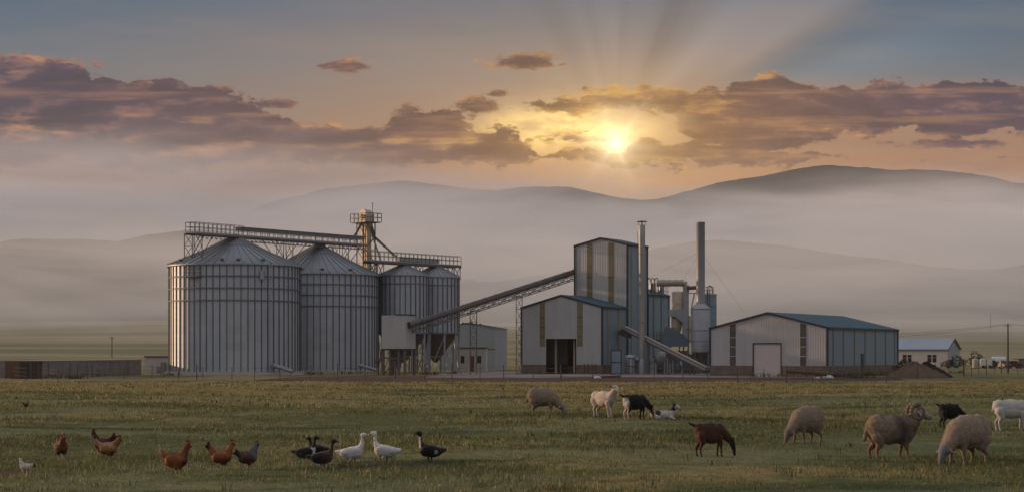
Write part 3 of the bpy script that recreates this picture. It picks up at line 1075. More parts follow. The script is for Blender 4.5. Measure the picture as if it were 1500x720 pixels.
def build_second_conveyor():
    A, B = Vector((-21.2, 259.5, 15.25)), Vector((-8.5, 276.4, 15.3))
    t = empty('roof_conveyor', (A.x, A.y, A.z), 'short railed conveyor catwalk over the two slim hopper silos', 'conveyor')
    d = B - A; L = d.length; d.normalize()
    sd = Vector((d.y, -d.x, 0)).normalized()
    P = lambda s_, side=0.0, up=0.0: d * s_ + sd * side + Vector((0, 0, up))
    b = MB(); b.bar(P(0, 0, -0.1), P(L, 0, -0.1), 1.5, 0.2); b.build('walkway', M['galv'], t)
    b = MB(); b.bar(P(0, 0.75, -0.3), P(L, 0.75, -0.3), 0.14, 0.34); b.bar(P(0, -0.75, -0.3), P(L, -0.75, -0.3), 0.14, 0.34); b.build('girder', M['steel'], t)
    b = MB(); rail(b, P(0, 0.75), P(L, 0.75), 22, 1.3, 0.07); rail(b, P(0, -0.75), P(L, -0.75), 22, 1.3, 0.07); rail(b, P(L, -0.75), P(L, 0.75), 2, 1.3, 0.07); b.build('railing', M['steel'], t)
    b = MB(); b.bar(P(6.6, 0.2, 0.4), P(L - 5.2, 0.2, 0.4), 0.9, 0.65); b.build('conveyor_cover', M['galv'], t)
    for s_, zb in ((2.2, 12.6 - A.z), (11.2, 13.5 - A.z), (L - 0.9, 13.0 - A.z)):
        b = MB()
        for side in (-0.7, 0.7):
            b.bar(P(s_ - 0.7, side, zb), P(s_ - 0.7, side, -0.2), 0.12); b.bar(P(s_ + 0.7, side, zb), P(s_ + 0.7, side, -0.2), 0.12)
            b.bar(P(s_ - 0.7, side, zb), P(s_ + 0.7, side, -0.3), 0.08); b.bar(P(s_ + 0.7, side, zb), P(s_ - 0.7, side, -0.3), 0.08)
        b.build('support', M['steel'], t)


def build_intake():
    x, y = at(584, 238), 238
    t = empty('intake_hopper', (x, y, G0), 'pale sheet-clad hopper box on dark steel legs at the conveyor foot', 'hopper', R(-22))
    b = MB(); b.span((-1.75, -1.6, 3.55), (1.75, 1.6, 8.0)); b.build('casing', M['front'], t)
    b = MB(); b.span((0.3, -1.68, 8.0), (1.85, 1.68, 8.14)); b.build('top_flashing', M['trim'], t)
    b = MB(); b.span((-1.8, -1.66, 3.36), (1.85, 1.66, 3.55)); b.build('base_frame', M['trim'], t)
    for px_, py_ in ((-1.6, -1.4), (1.6, -1.4), (1.6, 1.4), (-1.6, 1.4), (-0.6, -1.4), (0.7, -1.4)):
        b = MB(); b.bar((px_, py_, -0.1), (px_, py_, 3.4), 0.28); b.build('leg', M['steel'], t)
    b = MB(); b.lathe([(1.3, 3.4), (0.35, 1.5), (0.3, 0.9)], n=20); b.build('hopper', M['steel'], t)
    b = MB(); b.bar((-1.6, -1.4, 2.3), (1.6, -1.4, 2.3), 0.16); b.bar((-1.6, -1.45, 0.2), (0.7, -1.45, 2.2), 0.12); b.bar((-3.0, -1.0, 1.8), (-1.6, -1.4, 2.3), 0.3); b.tube((-2.6, -0.9, 0), (-2.6, -0.9, 2.2), 0.1)
    b.build('brace', M['rusty'], t)


CONV_A, CONV_B = Vector((at(599, 236.5), 236.5, zat(479, 236.5))), Vector((at(844, 262), 262.3, zat(400, 262)))


def build_inclined_conveyor():
    A, B = CONV_A, CONV_B
    t = empty('inclined_conveyor', (A.x, A.y, A.z), 'long inclined conveyor gallery rising from the hopper to the tall building', 'conveyor')
    d = B - A; L = d.length; d.normalize()
    sd = Vector((d.y, -d.x, 0)).normalized()
    up = sd.cross(d).normalized()
    if up.z < 0:
        up = -up
    P = lambda s_, side=0.0, u=0.0: d * s_ + sd * side + up * u
    b = MB(); b.tube(P(0, 0, 0.3), P(L, 0, 0.3), 0.42, n=16)
    k = 0.0
    while k < L:
        b.tube(P(k, 0, 0.3), P(k + 0.08, 0, 0.3), 0.46, n=16)
        k += 2.2
    b.build('conveyor_cover', M['steel'], t)
    b = MB()
    for side in (-0.55, 0.55):
        b.bar(P(0, side, -0.12), P(L, side, -0.12), 0.09); b.bar(P(0, side, -0.75), P(L, side, -0.75), 0.11)
        k = 0.0; j = 0
        while k < L - 1.1:
            b.bar(P(k, side, -0.12 if j % 2 else -0.75), P(k + 1.1, side, -0.75 if j % 2 else -0.12), 0.06); b.bar(P(k, side, -0.12), P(k, side, -0.75), 0.05)
            k += 1.1; j += 1
    b.build('truss', M['steel'], t)
    b = MB()
    rail(b, P(2, 0.75, -0.1), P(L, 0.75, -0.1), 24, 0.9, 0.05); b.build('railing', M['steel'], t)
    for px_, w in ((693.5, 0.9), (760.5, 0.85)):
        lo, hi = 0.0, 1.0
        for _ in range(40):
            m_ = (lo + hi) / 2
            q = A.lerp(B, m_)
            lo, hi = (m_, hi) if 750 + FOC * q.x / q.y < px_ else (lo, m_)
        q = A.lerp(B, lo)
        b = MB(); trestle(b, (q.x - A.x, q.y - A.y, G0 - 0.1 - A.z), (q.x - A.x, q.y - A.y, q.z - 0.6 - A.z), w, 1.1, 6, 0.10); b.build('support', M['steel'], t)


build_silo_conveyor()
build_elevator()
build_second_conveyor()
build_intake()
build_inclined_conveyor()


# ------------------------------------------------------------------ sheds and halls
def gable_z(x, W, H, RH):
    return H + (RH - H) * (1 - abs(x - W / 2) / (W / 2))


def gable_wall(b, x0, x1, y0, y1, z0, W, H, RH, lift=0.0):
    """A piece of a gable wall between x0 and x1 from z0 up to the slope."""
    xs = [x0] + ([W / 2] if x0 < W / 2 < x1 else []) + [x1]
    poly = [(x0, z0), (x1, z0)] + [(xx, gable_z(xx, W, H, RH) + lift) for xx in reversed(xs)]
    b.prism(poly, y0, y1)


def shed(t, W, L, H, RH, plinth, door, strips, side_strips, mfront, mside, mstrip, roof, strip_bottom=None):
    """Portal-frame shed: front gable along x at y = 0, long right side along y."""
    T = 0.16
    b = MB()
    if door:
        dx0, dx1, dz = door
        gable_wall(b, 0, dx0, 0, T, plinth, W, H, RH); gable_wall(b, dx1, W, 0, T, plinth, W, H, RH); gable_wall(b, dx0, dx1, 0, T, dz, W, H, RH)
    else:
        gable_wall(b, 0, W, 0, T, plinth, W, H, RH)
    b.build('front_wall', mfront, t)
    b = MB(); gable_wall(b, 0, W, L - T, L, plinth, W, H, RH); b.build('rear_wall', mfront, t)
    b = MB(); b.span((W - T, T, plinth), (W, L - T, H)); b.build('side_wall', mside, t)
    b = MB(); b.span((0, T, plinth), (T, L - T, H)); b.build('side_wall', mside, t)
    if plinth > 0:
        b = MB(); e = 0.05
        if door:
            b.span((-e, -e, -0.15), (door[0], T, plinth)); b.span((door[1], -e, -0.15), (W + e, T, plinth))
        else:
            b.span((-e, -e, -0.15), (W + e, T, plinth))
        b.span((W - T, T, -0.15), (W + e, L + e, plinth)); b.span((-e, T, -0.15), (T, L + e, plinth)); b.span((T, L - T, -0.15), (W - T, L + e, plinth))
        b.build('plinth', M['plinth'], t)
    ov = 0.14
    for s_ in (0, 1):
        b = MB()
        poly = [(W / 2, RH + 0.02), (-ov if s_ == 0 else W + ov, H - ov * (RH - H) / (W / 2) + 0.02), (-ov if s_ == 0 else W + ov, H - ov * (RH - H) / (W / 2) + 0.14), (W / 2, RH + 0.14)]
        b.prism(poly, -0.1, L + 0.1); b.build('roof', roof, t)
    b = MB()
    for s_ in (0, 1):
        xa, xb = W / 2, (-ov if s_ == 0 else W + ov)
        b.bar((xa, -0.13, RH + 0.02), (xb, -0.13, H - ov * 0.3 + 0.02), 0.09, 0.26)
    for xx, yy in ((0.0, -0.04), (W, -0.04), (W + 0.03, L - 0.1)):
        b.box((xx, yy, (H + plinth) / 2), (0.24, 0.1, H - plinth - 0.02))
    b.box((W + 0.06, 0.09, (H + plinth) / 2), (0.08, 0.24, H - plinth - 0.02))
    b.box((W + ov + 0.02, L / 2, H - 0.08), (0.14, L, 0.2))
    b.build('flashing', M['trim'], t)
    for (x0, x1) in strips:
        b = MB(); zb = plinth if strip_bottom is None else strip_bottom
        gable_wall(b, x0, x1, -0.03, 0.0, zb, W, H - 0.25, RH - 0.25)
        n = 4
        b.cur = 1
        for k in range(1, n):
            z = zb + (H - zb) * k / n
            b.span((x0, -0.045, z - 0.04), (x1, -0.03, z + 0.04))
        b.build('skylight_strip', [mstrip, M['trim'] if mstrip is M['amber'] else M['front']], t)
    for y_ in side_strips:
        b = MB(); b.span((W, y_ - 0.22, plinth), (W + 0.03, y_ + 0.22, H - 0.16)); b.build('skylight_strip', M['smoky'] if mstrip is M['smoky'] else mstrip, t)


def build_storage_shed():
    Rc = Vector((39.45, 222.0)); W = 15.9
    L_ = Rc + Vector((-math.cos(TURN), -math.sin(TURN))) * W
    t = empty('storage_shed', (L_.x, L_.y, G0), 'long storage shed with white gable, pale roller door and teal roof', 'shed', TURN)
    d0, d1 = W * 0.378, W * 0.61
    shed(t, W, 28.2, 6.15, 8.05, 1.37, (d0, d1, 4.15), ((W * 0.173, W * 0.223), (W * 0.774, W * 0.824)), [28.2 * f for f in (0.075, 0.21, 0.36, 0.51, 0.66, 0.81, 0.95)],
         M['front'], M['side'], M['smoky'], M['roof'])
    b = MB(); n = 22
    for k in range(n):
        z0, z1 = 4.15 * k / n, 4.15 * (k + 1) / n
        b.span((d0, 0.09 + (k % 2) * 0.02, z0), (d1, 0.16, z1))
    b.build('roller_door', M['door'], t)
    b = MB(); b.span((d0 - 0.1, -0.08, 0), (d0, 0.1, 4.25)); b.span((d1, -0.08, 0), (d1 + 0.1, 0.1, 4.25)); b.span((d0, -0.08, 4.15), (d1, 0.1, 4.27)); b.build('door_frame', M['trim'], t)
    b = MB(); b.span((W + 0.01, 12.7, 0.05), (W + 0.07, 13.7, 2.9)); b.build('side_door', M['trim'], t)
    b = MB()
    for y_ in np.arange(3, 28, 1.6):
        b.span((W + 0.06, float(y_), 0.0), (W + 0.12, float(y_) + 0.55 + 0.5 * random.random(), 0.4 + 0.7 * random.random()))
    b.build('kick_panel', M['steel'], t)


def build_main_hall():
    Rc = Vector((12.69, 250.0)); W = 13.06
    L_ = Rc + Vector((-math.cos(TURN), -math.sin(TURN))) * W
    t = empty('main_hall', (L_.x, L_.y, G0), 'white gabled hall with dark open doorway and amber skylight strips', 'hall', TURN)
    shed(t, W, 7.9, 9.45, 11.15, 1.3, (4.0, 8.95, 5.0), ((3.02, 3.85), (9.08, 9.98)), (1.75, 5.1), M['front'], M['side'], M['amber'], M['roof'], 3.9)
    b = MB(); b.span((3.6, 0.2, 0.03), (9.4, 7.6, 0.06)); b.span((3.7, 7.2, 0.06), (9.3, 7.3, 5.4)); b.build('shade_floor_and_sheet', M['dark'], t)  # near-black floor and back sheet: the hall's inner shade put into colour
    for x_ in (4.75, 7.75):  # pale posts added to stand in for light slits in the rear wall
        b = MB(); b.span((x_ - 0.14, 1.6, 0.06), (x_ + 0.14, 1.85, 5.6)); b.build('column', M['tan'], t)
    b = MB(); b.span((7.9, 2.6, 0.06), (9.2, 4.0, 1.6)); b.span((5.0, 4.5, 0.06), (6.3, 5.8, 1.1)); b.build('stacked_crate', M['rusty'], t)
    b = MB()
    for x_ in (10.3, 10.9, 11.5, 12.1):
        b.bar((x_, -0.25, 0), (x_, -0.12, 1.5), 0.1)
    b.build('leaning_post', M['rusty'], t)


def build_tall_building():
    Fc = Vector((16.69, 256.9)); W = 8.6
    L_ = Fc + Vector((-math.cos(TURN), -math.sin(TURN))) * W
    t = empty('process_tower', (L_.x, L_.y, G0), 'tall narrow white sheet building with two amber vertical strips', 'tower building', TURN)
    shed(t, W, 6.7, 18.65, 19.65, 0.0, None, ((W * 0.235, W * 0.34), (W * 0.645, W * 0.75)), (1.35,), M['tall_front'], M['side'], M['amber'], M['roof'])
    b = MB(); b.span((0.3, -0.04, 9.0), (0.34, -0.02, 18.3)); b.build('downpipe', M['trim'], t)


def build_annex():
    Fc = Vector((20.04, 262.7)) + Vector((math.sin(-TURN), math.cos(-TURN))) * 0.15
    W = 8.0
    L_ = Fc + Vector((-math.cos(TURN), -math.sin(TURN))) * W
    t = empty('rear_annex', (L_.x, L_.y, G0), 'lower blue-grey annex with green roof behind the slender chimney', 'annex', TURN)
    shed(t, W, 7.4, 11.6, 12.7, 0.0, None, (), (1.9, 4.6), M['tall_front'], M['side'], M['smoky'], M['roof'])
    b = MB(); b.span((W + 0.02, 0, 4.9), (W + 1.0, 7.2, 5.02)); rail(b, (W + 1.0, 0, 5.0), (W + 1.0, 7.2, 5.0), 7, 1.1, 0.07); b.build('side_gallery', M['steel'], t)
    # fan and pipes on the roof
    b = MB(); b.tube((6.3, 5.2, 11.9), (6.3, 5.2, 13.5), 0.5); b.tube((7.2, 6.4, 11.7), (7.2, 6.4, 13.3), 0.4); b.build('roof_fan', M['galv'], t)
    b = MB()
    for k in range(4):
        xx = 5.3 + k * 0.6
        b.path([(xx, 4.2, 11.9), (xx, 4.2, 13.8), (xx + 0.2, 4.2, 14.2), (xx + 0.5, 4.2, 14.15), (xx + 0.65, 4.2, 13.6), (xx + 0.65, 4.2, 12.2)], 0.07)
    rail(b, (5.0, 3.8, 12.2), (7.9, 3.8, 11.7), 5, 1.3, 0.06)
    rail(b, (7.9, 3.8, 11.7), (7.9, 7.2, 11.7), 5, 1.3, 0.06)
    b.build('roof_pipe', M['steel'], t)


build_storage_shed()
build_main_hall()
build_tall_building()
build_annex()


# ------------------------------------------------------------------ chimneys, vessels, ducts
def build_slim_chimney():
    D = 248.0
    t = empty('slender_chimney', (at(940.3, D), D, G0), 'slender pale steel chimney with flat rain cap beside the tall building', 'chimney')
    z = lambda py: zat(py, D) - G0
    b = MB(); b.lathe([(0.37, -0.1), (0.37, z(410)), (0.41, z(408)), (0.46, z(345)), (0.46, z(330)), (0.42, z(329.5))], n=24, caps=(True, True))
    for py in (371, 470):
        b.lathe([(0.36, z(py) - 0.06), (0.49, z(py) - 0.06), (0.49, z(py) + 0.06), (0.36, z(py) + 0.06)], n=24, caps=(False, False))
    b.build('flue', M['pale'], t)
    b = MB(); b.tube((0, 0, z(330)), (0, 0, z(325.5)), 0.1); b.lathe([(0.75, z(325)), (0.7, z(324)), (0.05, z(323.2))], n=20); b.bar((0.45, 0, z(330)), (0.45, 0, z(324.5)), 0.06); b.bar((-0.45, 0, z(330)), (-0.45, 0, z(324.5)), 0.06); b.build('rain_cap', M['steel'], t)
    b = MB(); b.lathe([(0.55, -0.1), (0.55, 1.5), (0.38, 2.2)], n=20); b.span((-0.9, -0.3, 2.0), (-0.4, 0.3, 2.5)); b.build('base_collar', M['galv'], t)
    b = MB(); b.bar((-0.6, 0, z(547)), (-0.6, 0, z(340)), 0.05); b.build('ladder', M['steel'], t)


def build_vessel():
    D = 246.0
    t = empty('stack_vessel', (at(1026.3, D), D, G0), 'grey steel vessel on legs carrying a thick tall chimney', 'chimney')
    z = lambda py: zat(py, D) - G0
    b = MB(); b.lathe([(1.31, z(515)), (1.31, z(451)), (1.2, z(449)), (0.62, z(444))], n=40, caps=(False, False))
    for py in (452, 483, 498):
        b.lathe([(1.3, z(py) - 0.05), (1.38, z(py) - 0.05), (1.38, z(py) + 0.05), (1.3, z(py) + 0.05)], n=40, caps=(False, False))
    b.build('vessel', M['galv'], t)
    b = MB(); b.lathe([(1.3, z(515)), (0.3, z(530)), (0.25, z(534))], n=32); b.build('hopper', M['steel'], t)
    b = MB(); b.lathe([(0.60, z(446)), (0.60, z(326.5)), (0.64, z(326)), (0.64, z(325.3)), (0.5, z(325.3))], n=28, caps=(False, False))
    b.lathe([(0.5, z(325.3)), (0.5, z(330))], n=28, caps=(False, True))
    for py in (372, 418):
        b.lathe([(0.6, z(py) - 0.04), (0.65, z(py) - 0.04), (0.65, z(py) + 0.04), (0.6, z(py) + 0.04)], n=28, caps=(False, False))
    b.build('flue', M['galv'], t)
    for k in range(4):
        a = R(45 + 90 * k)
        b = MB(); b.bar((1.2 * math.cos(a), 1.2 * math.sin(a), -0.1), (1.2 * math.cos(a), 1.2 * math.sin(a), z(510)), 0.2); b.build('leg', M['steel'], t)
    for q in ((-7.0, 8.0, z(405)), (9.0, 10.0, 6.5), (-4.0, 13.0, 9)):
        b = MB(); b.tube((0, 0, z(368)), q, 0.010, n=5); b.build('guy_wire', M['wire'], t)
    b = MB(); b.tube((1.0, 0.2, z(453)), (1.0, 0.2, z(424)), 0.1); b.tube((1.3, 0.2, z(453)), (1.3, 0.2, z(422)), 0.07); b.build('vent_pipe', M['steel'], t)


def build_rear_tank():
    D = 260.0
    t = empty('steel_tank', (at(1038.5, D), D, G0), 'blue-grey upright steel tank behind the thick chimney', 'tank')
    z = lambda py: zat(py, D) - G0
    b = MB(); b.lathe([(1.12, 0), (1.12, z(431))], n=36)
    for py in (447, 470):
        b.lathe([(1.1, z(py) - 0.05), (1.18, z(py) - 0.05), (1.18, z(py) + 0.05), (1.1, z(py) + 0.05)], n=36, caps=(False, False))
    b.build('shell', M['side'], t)
    b = MB(); b.lathe([(1.2, z(431)), (1.15, z(430)), (0.1, z(428.5))], n=36); b.build('lid', M['galv'], t)
    b = MB(); b.path([(-0.2, -0.4, z(430)), (-0.2, -0.4, z(420)), (0.1, -0.4, z(418)), (0.4, -0.4, z(420)), (0.5, -0.4, z(430))], 0.08); rail(b, (-1, -0.6, z(430)), (0.6, -0.9, z(430)), 3, 1.0, 0.06); b.build('vent_pipe', M['steel'], t)


def build_cyclone():
    D = 252.0
    x0 = at(993, D)
    t = empty('dust_cyclone', (x0, D, G0), 'dust cyclone of two upright drums on a legged hopper, joined by ducts', 'cyclone')
    z = lambda py: zat(py, D) - G0
    X = lambda px: at(px, D) - x0
    b = MB(); b.lathe([(0.82, z(453)), (0.82, z(428)), (0.7, z(426.5))], n=32); b.lathe([(0.84, z(445) - 0.04), (0.88, z(445)), (0.84, z(445) + 0.04)], n=32, caps=(False, False)); b.build('upper_drum', M['tan'], t)
    b = MB(); b.lathe([(0.78, z(478)), (0.78, z(462)), (0.7, z(460))], (-0.1, 0.6, 0), 32); b.lathe([(0.3, z(492)), (0.78, z(478))], (-0.1, 0.6, 0), 32); b.build('lower_drum', M['tan'], t)
    b = MB(); b.tube((X(1003.8), -0.5, z(507)), (X(1003.8), -0.5, z(427)), 0.46, n=24); b.build('outlet_pipe', M['galv'], t)
    b = MB()
    b.span((X(979), -0.9, z(463)), (X(1001), 0.7, z(453)))
    b.add([(X(988), -0.9, z(463)), (X(1001), -0.9, z(463)), (X(1001), -0.9, z(474)), (X(988), 0.7, z(463)), (X(1001), 0.7, z(463)), (X(1001), 0.7, z(474))], [(0, 1, 2), (3, 5, 4), (0, 3, 4, 1), (1, 4, 5, 2), (0, 2, 5, 3)], False)
    b.build('transition_box', M['galv'], t)
    b = MB()
    b.prism([(X(970), z(497)), (X(1007), z(497)), (X(1000), z(490)), (X(984), z(480)), (X(974), z(478))], -1.2, 0.2)
    b.span((X(969), -1.4, z(507)), (X(1008), 0.5, z(497))); b.build('hopper', M['bluesteel'], t)
    for px_ in (970, 981, 994, 1000, 1007):
        b = MB(); b.bar((X(px_), -1.3, -0.1), (X(px_), -1.3, z(507)), 0.17); b.build('leg', M['steel'], t)
    b = MB(); b.bar((X(970), -1.3, 0.2), (X(981), -1.3, z(509)), 0.09); b.bar((X(994), -1.3, 0.2), (X(1007), -1.3, z(509)), 0.09); b.bar((X(968), -1.45, z(503)), (X(1042), 0.2, z(498)), 0.12); b.bar((X(1003), -1.2, z(482)), (X(1042), 0.2, z(482)), 0.1); b.build('brace', M['steel'], t)
    b = MB()
    b.tube((X(962), -0.1, z(414)), (X(1001), -0.1, z(414)), 0.46, n=20); b.path([(X(1001), -0.1, z(414)), (X(1005), -0.1, z(417)), (X(1005), -0.1, z(428))], 0.44, 18)
    for px_ in (963, 972, 981, 990, 999):
        b.tube((X(px_) - 0.05, -0.1, z(414)), (X(px_) + 0.05, -0.1, z(414)), 0.56, n=20)
    b.build('duct', M['pale'], t)
    b = MB(); b.tube((X(1006.5), -0.2, z(421.5)), (X(1023), -3.5, z(421.5)), 0.28); b.bar((X(1001), -0.4, z(429)), (X(1030), -0.4, z(429)), 0.1); b.build('connecting_pipe', M['steel'], t)
    b = MB(); b.path([(X(1017), -0.5, z(428)), (X(1013), -0.5, z(447)), (X(1012), -0.5, z(460))], 0.1); b.tube((X(1010), -0.7, z(500)), (X(1010), -0.7, z(462)), 0.2); b.build('downpipe', M['tan'], t)


def build_low_conveyor():
    A, B = Vector((at(914, 254), 254.0, zat(481, 254))), Vector((at(1037, 236), 236.0, zat(543, 236)))
    t = empty('slanted_chute', (A.x, A.y, A.z), 'slanted pale conveyor chute running down to the storage shed', 'conveyor')
    d = B - A; L = d.length; d.normalize()
    sd = Vector((-d.y, d.x, 0)).normalized()
    up = sd.cross(d).normalized()
    if up.z < 0:
        up = -up
    P = lambda s_, side=0.0, u=0.0: d * s_ + sd * side + up * u
    b = MB(); b.bar(P(0, 0, 0), P(L, 0, 0), 0.9, 0.3); b.build('trough', M['steel'], t)
    b = MB(); b.bar(P(0, 0.5, 0.2), P(L, 0.5, 0.2), 0.1, 0.24); b.bar(P(0, -0.5, 0.2), P(L, -0.5, 0.2), 0.1, 0.24); b.bar(P(0.2, 0, 0.42), P(L - 0.3, 0, 0.42), 0.5, 0.14); b.build('cover', M['concrete'], t)
    for f in (0.3, 0.55, 0.8):
        p = P(L * f)
        b = MB(); b.bar((p.x, p.y + 0.3, p.z - 0.1), (p.x, p.y + 0.3, G0 - A.z - 0.1), 0.14); b.bar((p.x, p.y - 0.3, p.z - 0.1), (p.x, p.y - 0.3, G0 - A.z - 0.1), 0.14); b.build('leg', M['steel'], t)
    b = MB(); b.bar(P(-0.5, 0, -0.6), P(1.6, 0, -0.6), 0.9, 0.7); b.build('drive_box', M['steel'], t)


def build_yard_gear():
    D = 247.0
    z = lambda py: zat(py, D) - G0
    t = empty('steel_cabinet', (at(905.5, D), D, G0), 'tall blue-grey steel cabinet beside the hall, left of the slender chimney', 'cabinet', TURN)
    b = MB(); b.span((-0.75, -0.6, 0.1), (0.75, 0.6, 3.35)); b.build('body', M['side'], t)
    b = MB()
    for xx in (-0.78, 0.78):
        b.bar((xx, -0.64, 0), (xx, -0.64, 3.4), 0.1)
    for zz in (0.1, 1.7, 3.4):
        b.bar((-0.78, -0.64, zz), (0.78, -0.64, zz), 0.1)
    b.build('frame', M['trim'], t)
    D = 249.0
    t = empty('mixing_tank', (at(924, D), D, G0), 'squat dark tank inside a railed frame left of the slender chimney', 'tank')
    b = MB(); b.lathe([(0.95, 0.2), (0.95, 2.4), (0.5, 2.75)], n=28); b.build('shell', M['galv'], t)
    b = MB()
    for q in (((-1.15, -1), (1.0, -1)), ((1.0, -1), (1.0, 1)), ((-1.15, 1), (-1.15, -1))):
        rail(b, (*q[0], 0), (*q[1], 0), 5, 2.3, 0.08, 2)
    b.build('railing', M['steel'], t)
    D = 247.0
    t = empty('pipe_rack', (at(966, D), D, G0), 'rack of upright pipes and a round drum under the slanted chute', 'pipe rack')
    for k, px_ in enumerate((949, 953, 957, 961, 974, 978, 982, 986)):
        xx = at(px_, D) - at(966, D)
        b = MB(); b.tube((xx, 0.4, -0.1), (xx, 0.4, 1.6 + 0.35 * (k % 3)), 0.13); b.build('pipe', M['galv'], t)
    b = MB(); b.bar((-1.7, 0.4, 1.6), (2.0, 0.4, 1.6), 0.16); b.bar((-1.7, 0.4, 0.9), (2.0, 0.4, 0.9), 0.1); b.tube((-1.55, 0.2, 0), (-1.55, 0.2, 4.2), 0.2); b.build('frame', M['steel'], t)
    b = MB(); b.lathe([(0.75, 1.7), (0.95, 2.2), (0.95, 3.0), (0.6, 3.2)], (0.1, 1.6, 0), 24); b.build('drum', M['galv'], t)
    b = MB(); b.path([(2.2, 0.3, 0.0), (2.2, 0.3, 2.2), (3.4, 0.3, 0.6), (3.4, 0.3, 0)], 0.12); b.build('bent_pipe', M['steel'], t)


def build_plant_room():
    D = 256.0
    t = empty('pump_skid', (at(988, D), D, G0), 'dark blue-grey pump skid with tanks and pipes under the cyclone', 'machinery', R(-12))
    b = MB(); b.span((-2.6, -0.6, 0.15), (2.3, 1.4, 2.3)); b.span((-1.2, -0.5, 2.3), (1.9, 1.2, 3.3)); b.build('casing', M['bluesteel'], t)
    b = MB(); b.lathe([(0.55, 0), (0.55, 2.0), (0.2, 2.4)], (-1.9, -1.6, 0), 20); b.build('tank', M['steel'], t)
    b = MB(); b.lathe([(0.45, 0), (0.45, 1.6), (0.15, 1.9)], (0.9, -1.7, 0), 20); b.build('tank', M['galv'], t)
    b = MB()
    b.path([(-1.9, -1.6, 2.3), (-1.9, -1.6, 2.9), (-0.4, -1.5, 2.9), (-0.4, -1.5, 0)], 0.09); b.path([(0.9, -1.7, 1.8), (0.9, -1.7, 2.5), (2.4, -1.6, 2.5), (2.4, -1.6, 0)], 0.09)
    b.path([(-2.8, -1.2, 0), (-2.8, -1.2, 3.4), (-0.5, -1.2, 3.4)], 0.08); b.build('pipe', M['galv'], t)
    b = MB(); rail(b, (-2.7, -2.2, 0), (2.4, -2.2, 0), 8, 1.1, 0.07); b.build('railing', M['steel'], t)
    D = 258.0
    t = empty('motor_house', (at(1012, D), D, G0), 'low dark motor house between the cyclone legs and the thick chimney', 'machinery', R(-12))
    b = MB(); b.span((-0.9, -0.5, 0), (1.5, 1.6, 2.7)); b.build('wall', M['bluesteel'], t)
    b = MB(); b.span((-1.0, -0.6, 2.7), (1.6, 1.7, 2.8)); b.build('roof', M['trim'], t)
    b = MB(); b.span((-0.3, -0.53, 0), (0.5, -0.5, 2.0)); b.build('door', M['steel'], t)


build_plant_room()
build_slim_chimney()
build_vessel()
build_rear_tank()
build_cyclone()
build_low_conveyor()
build_yard_gear()


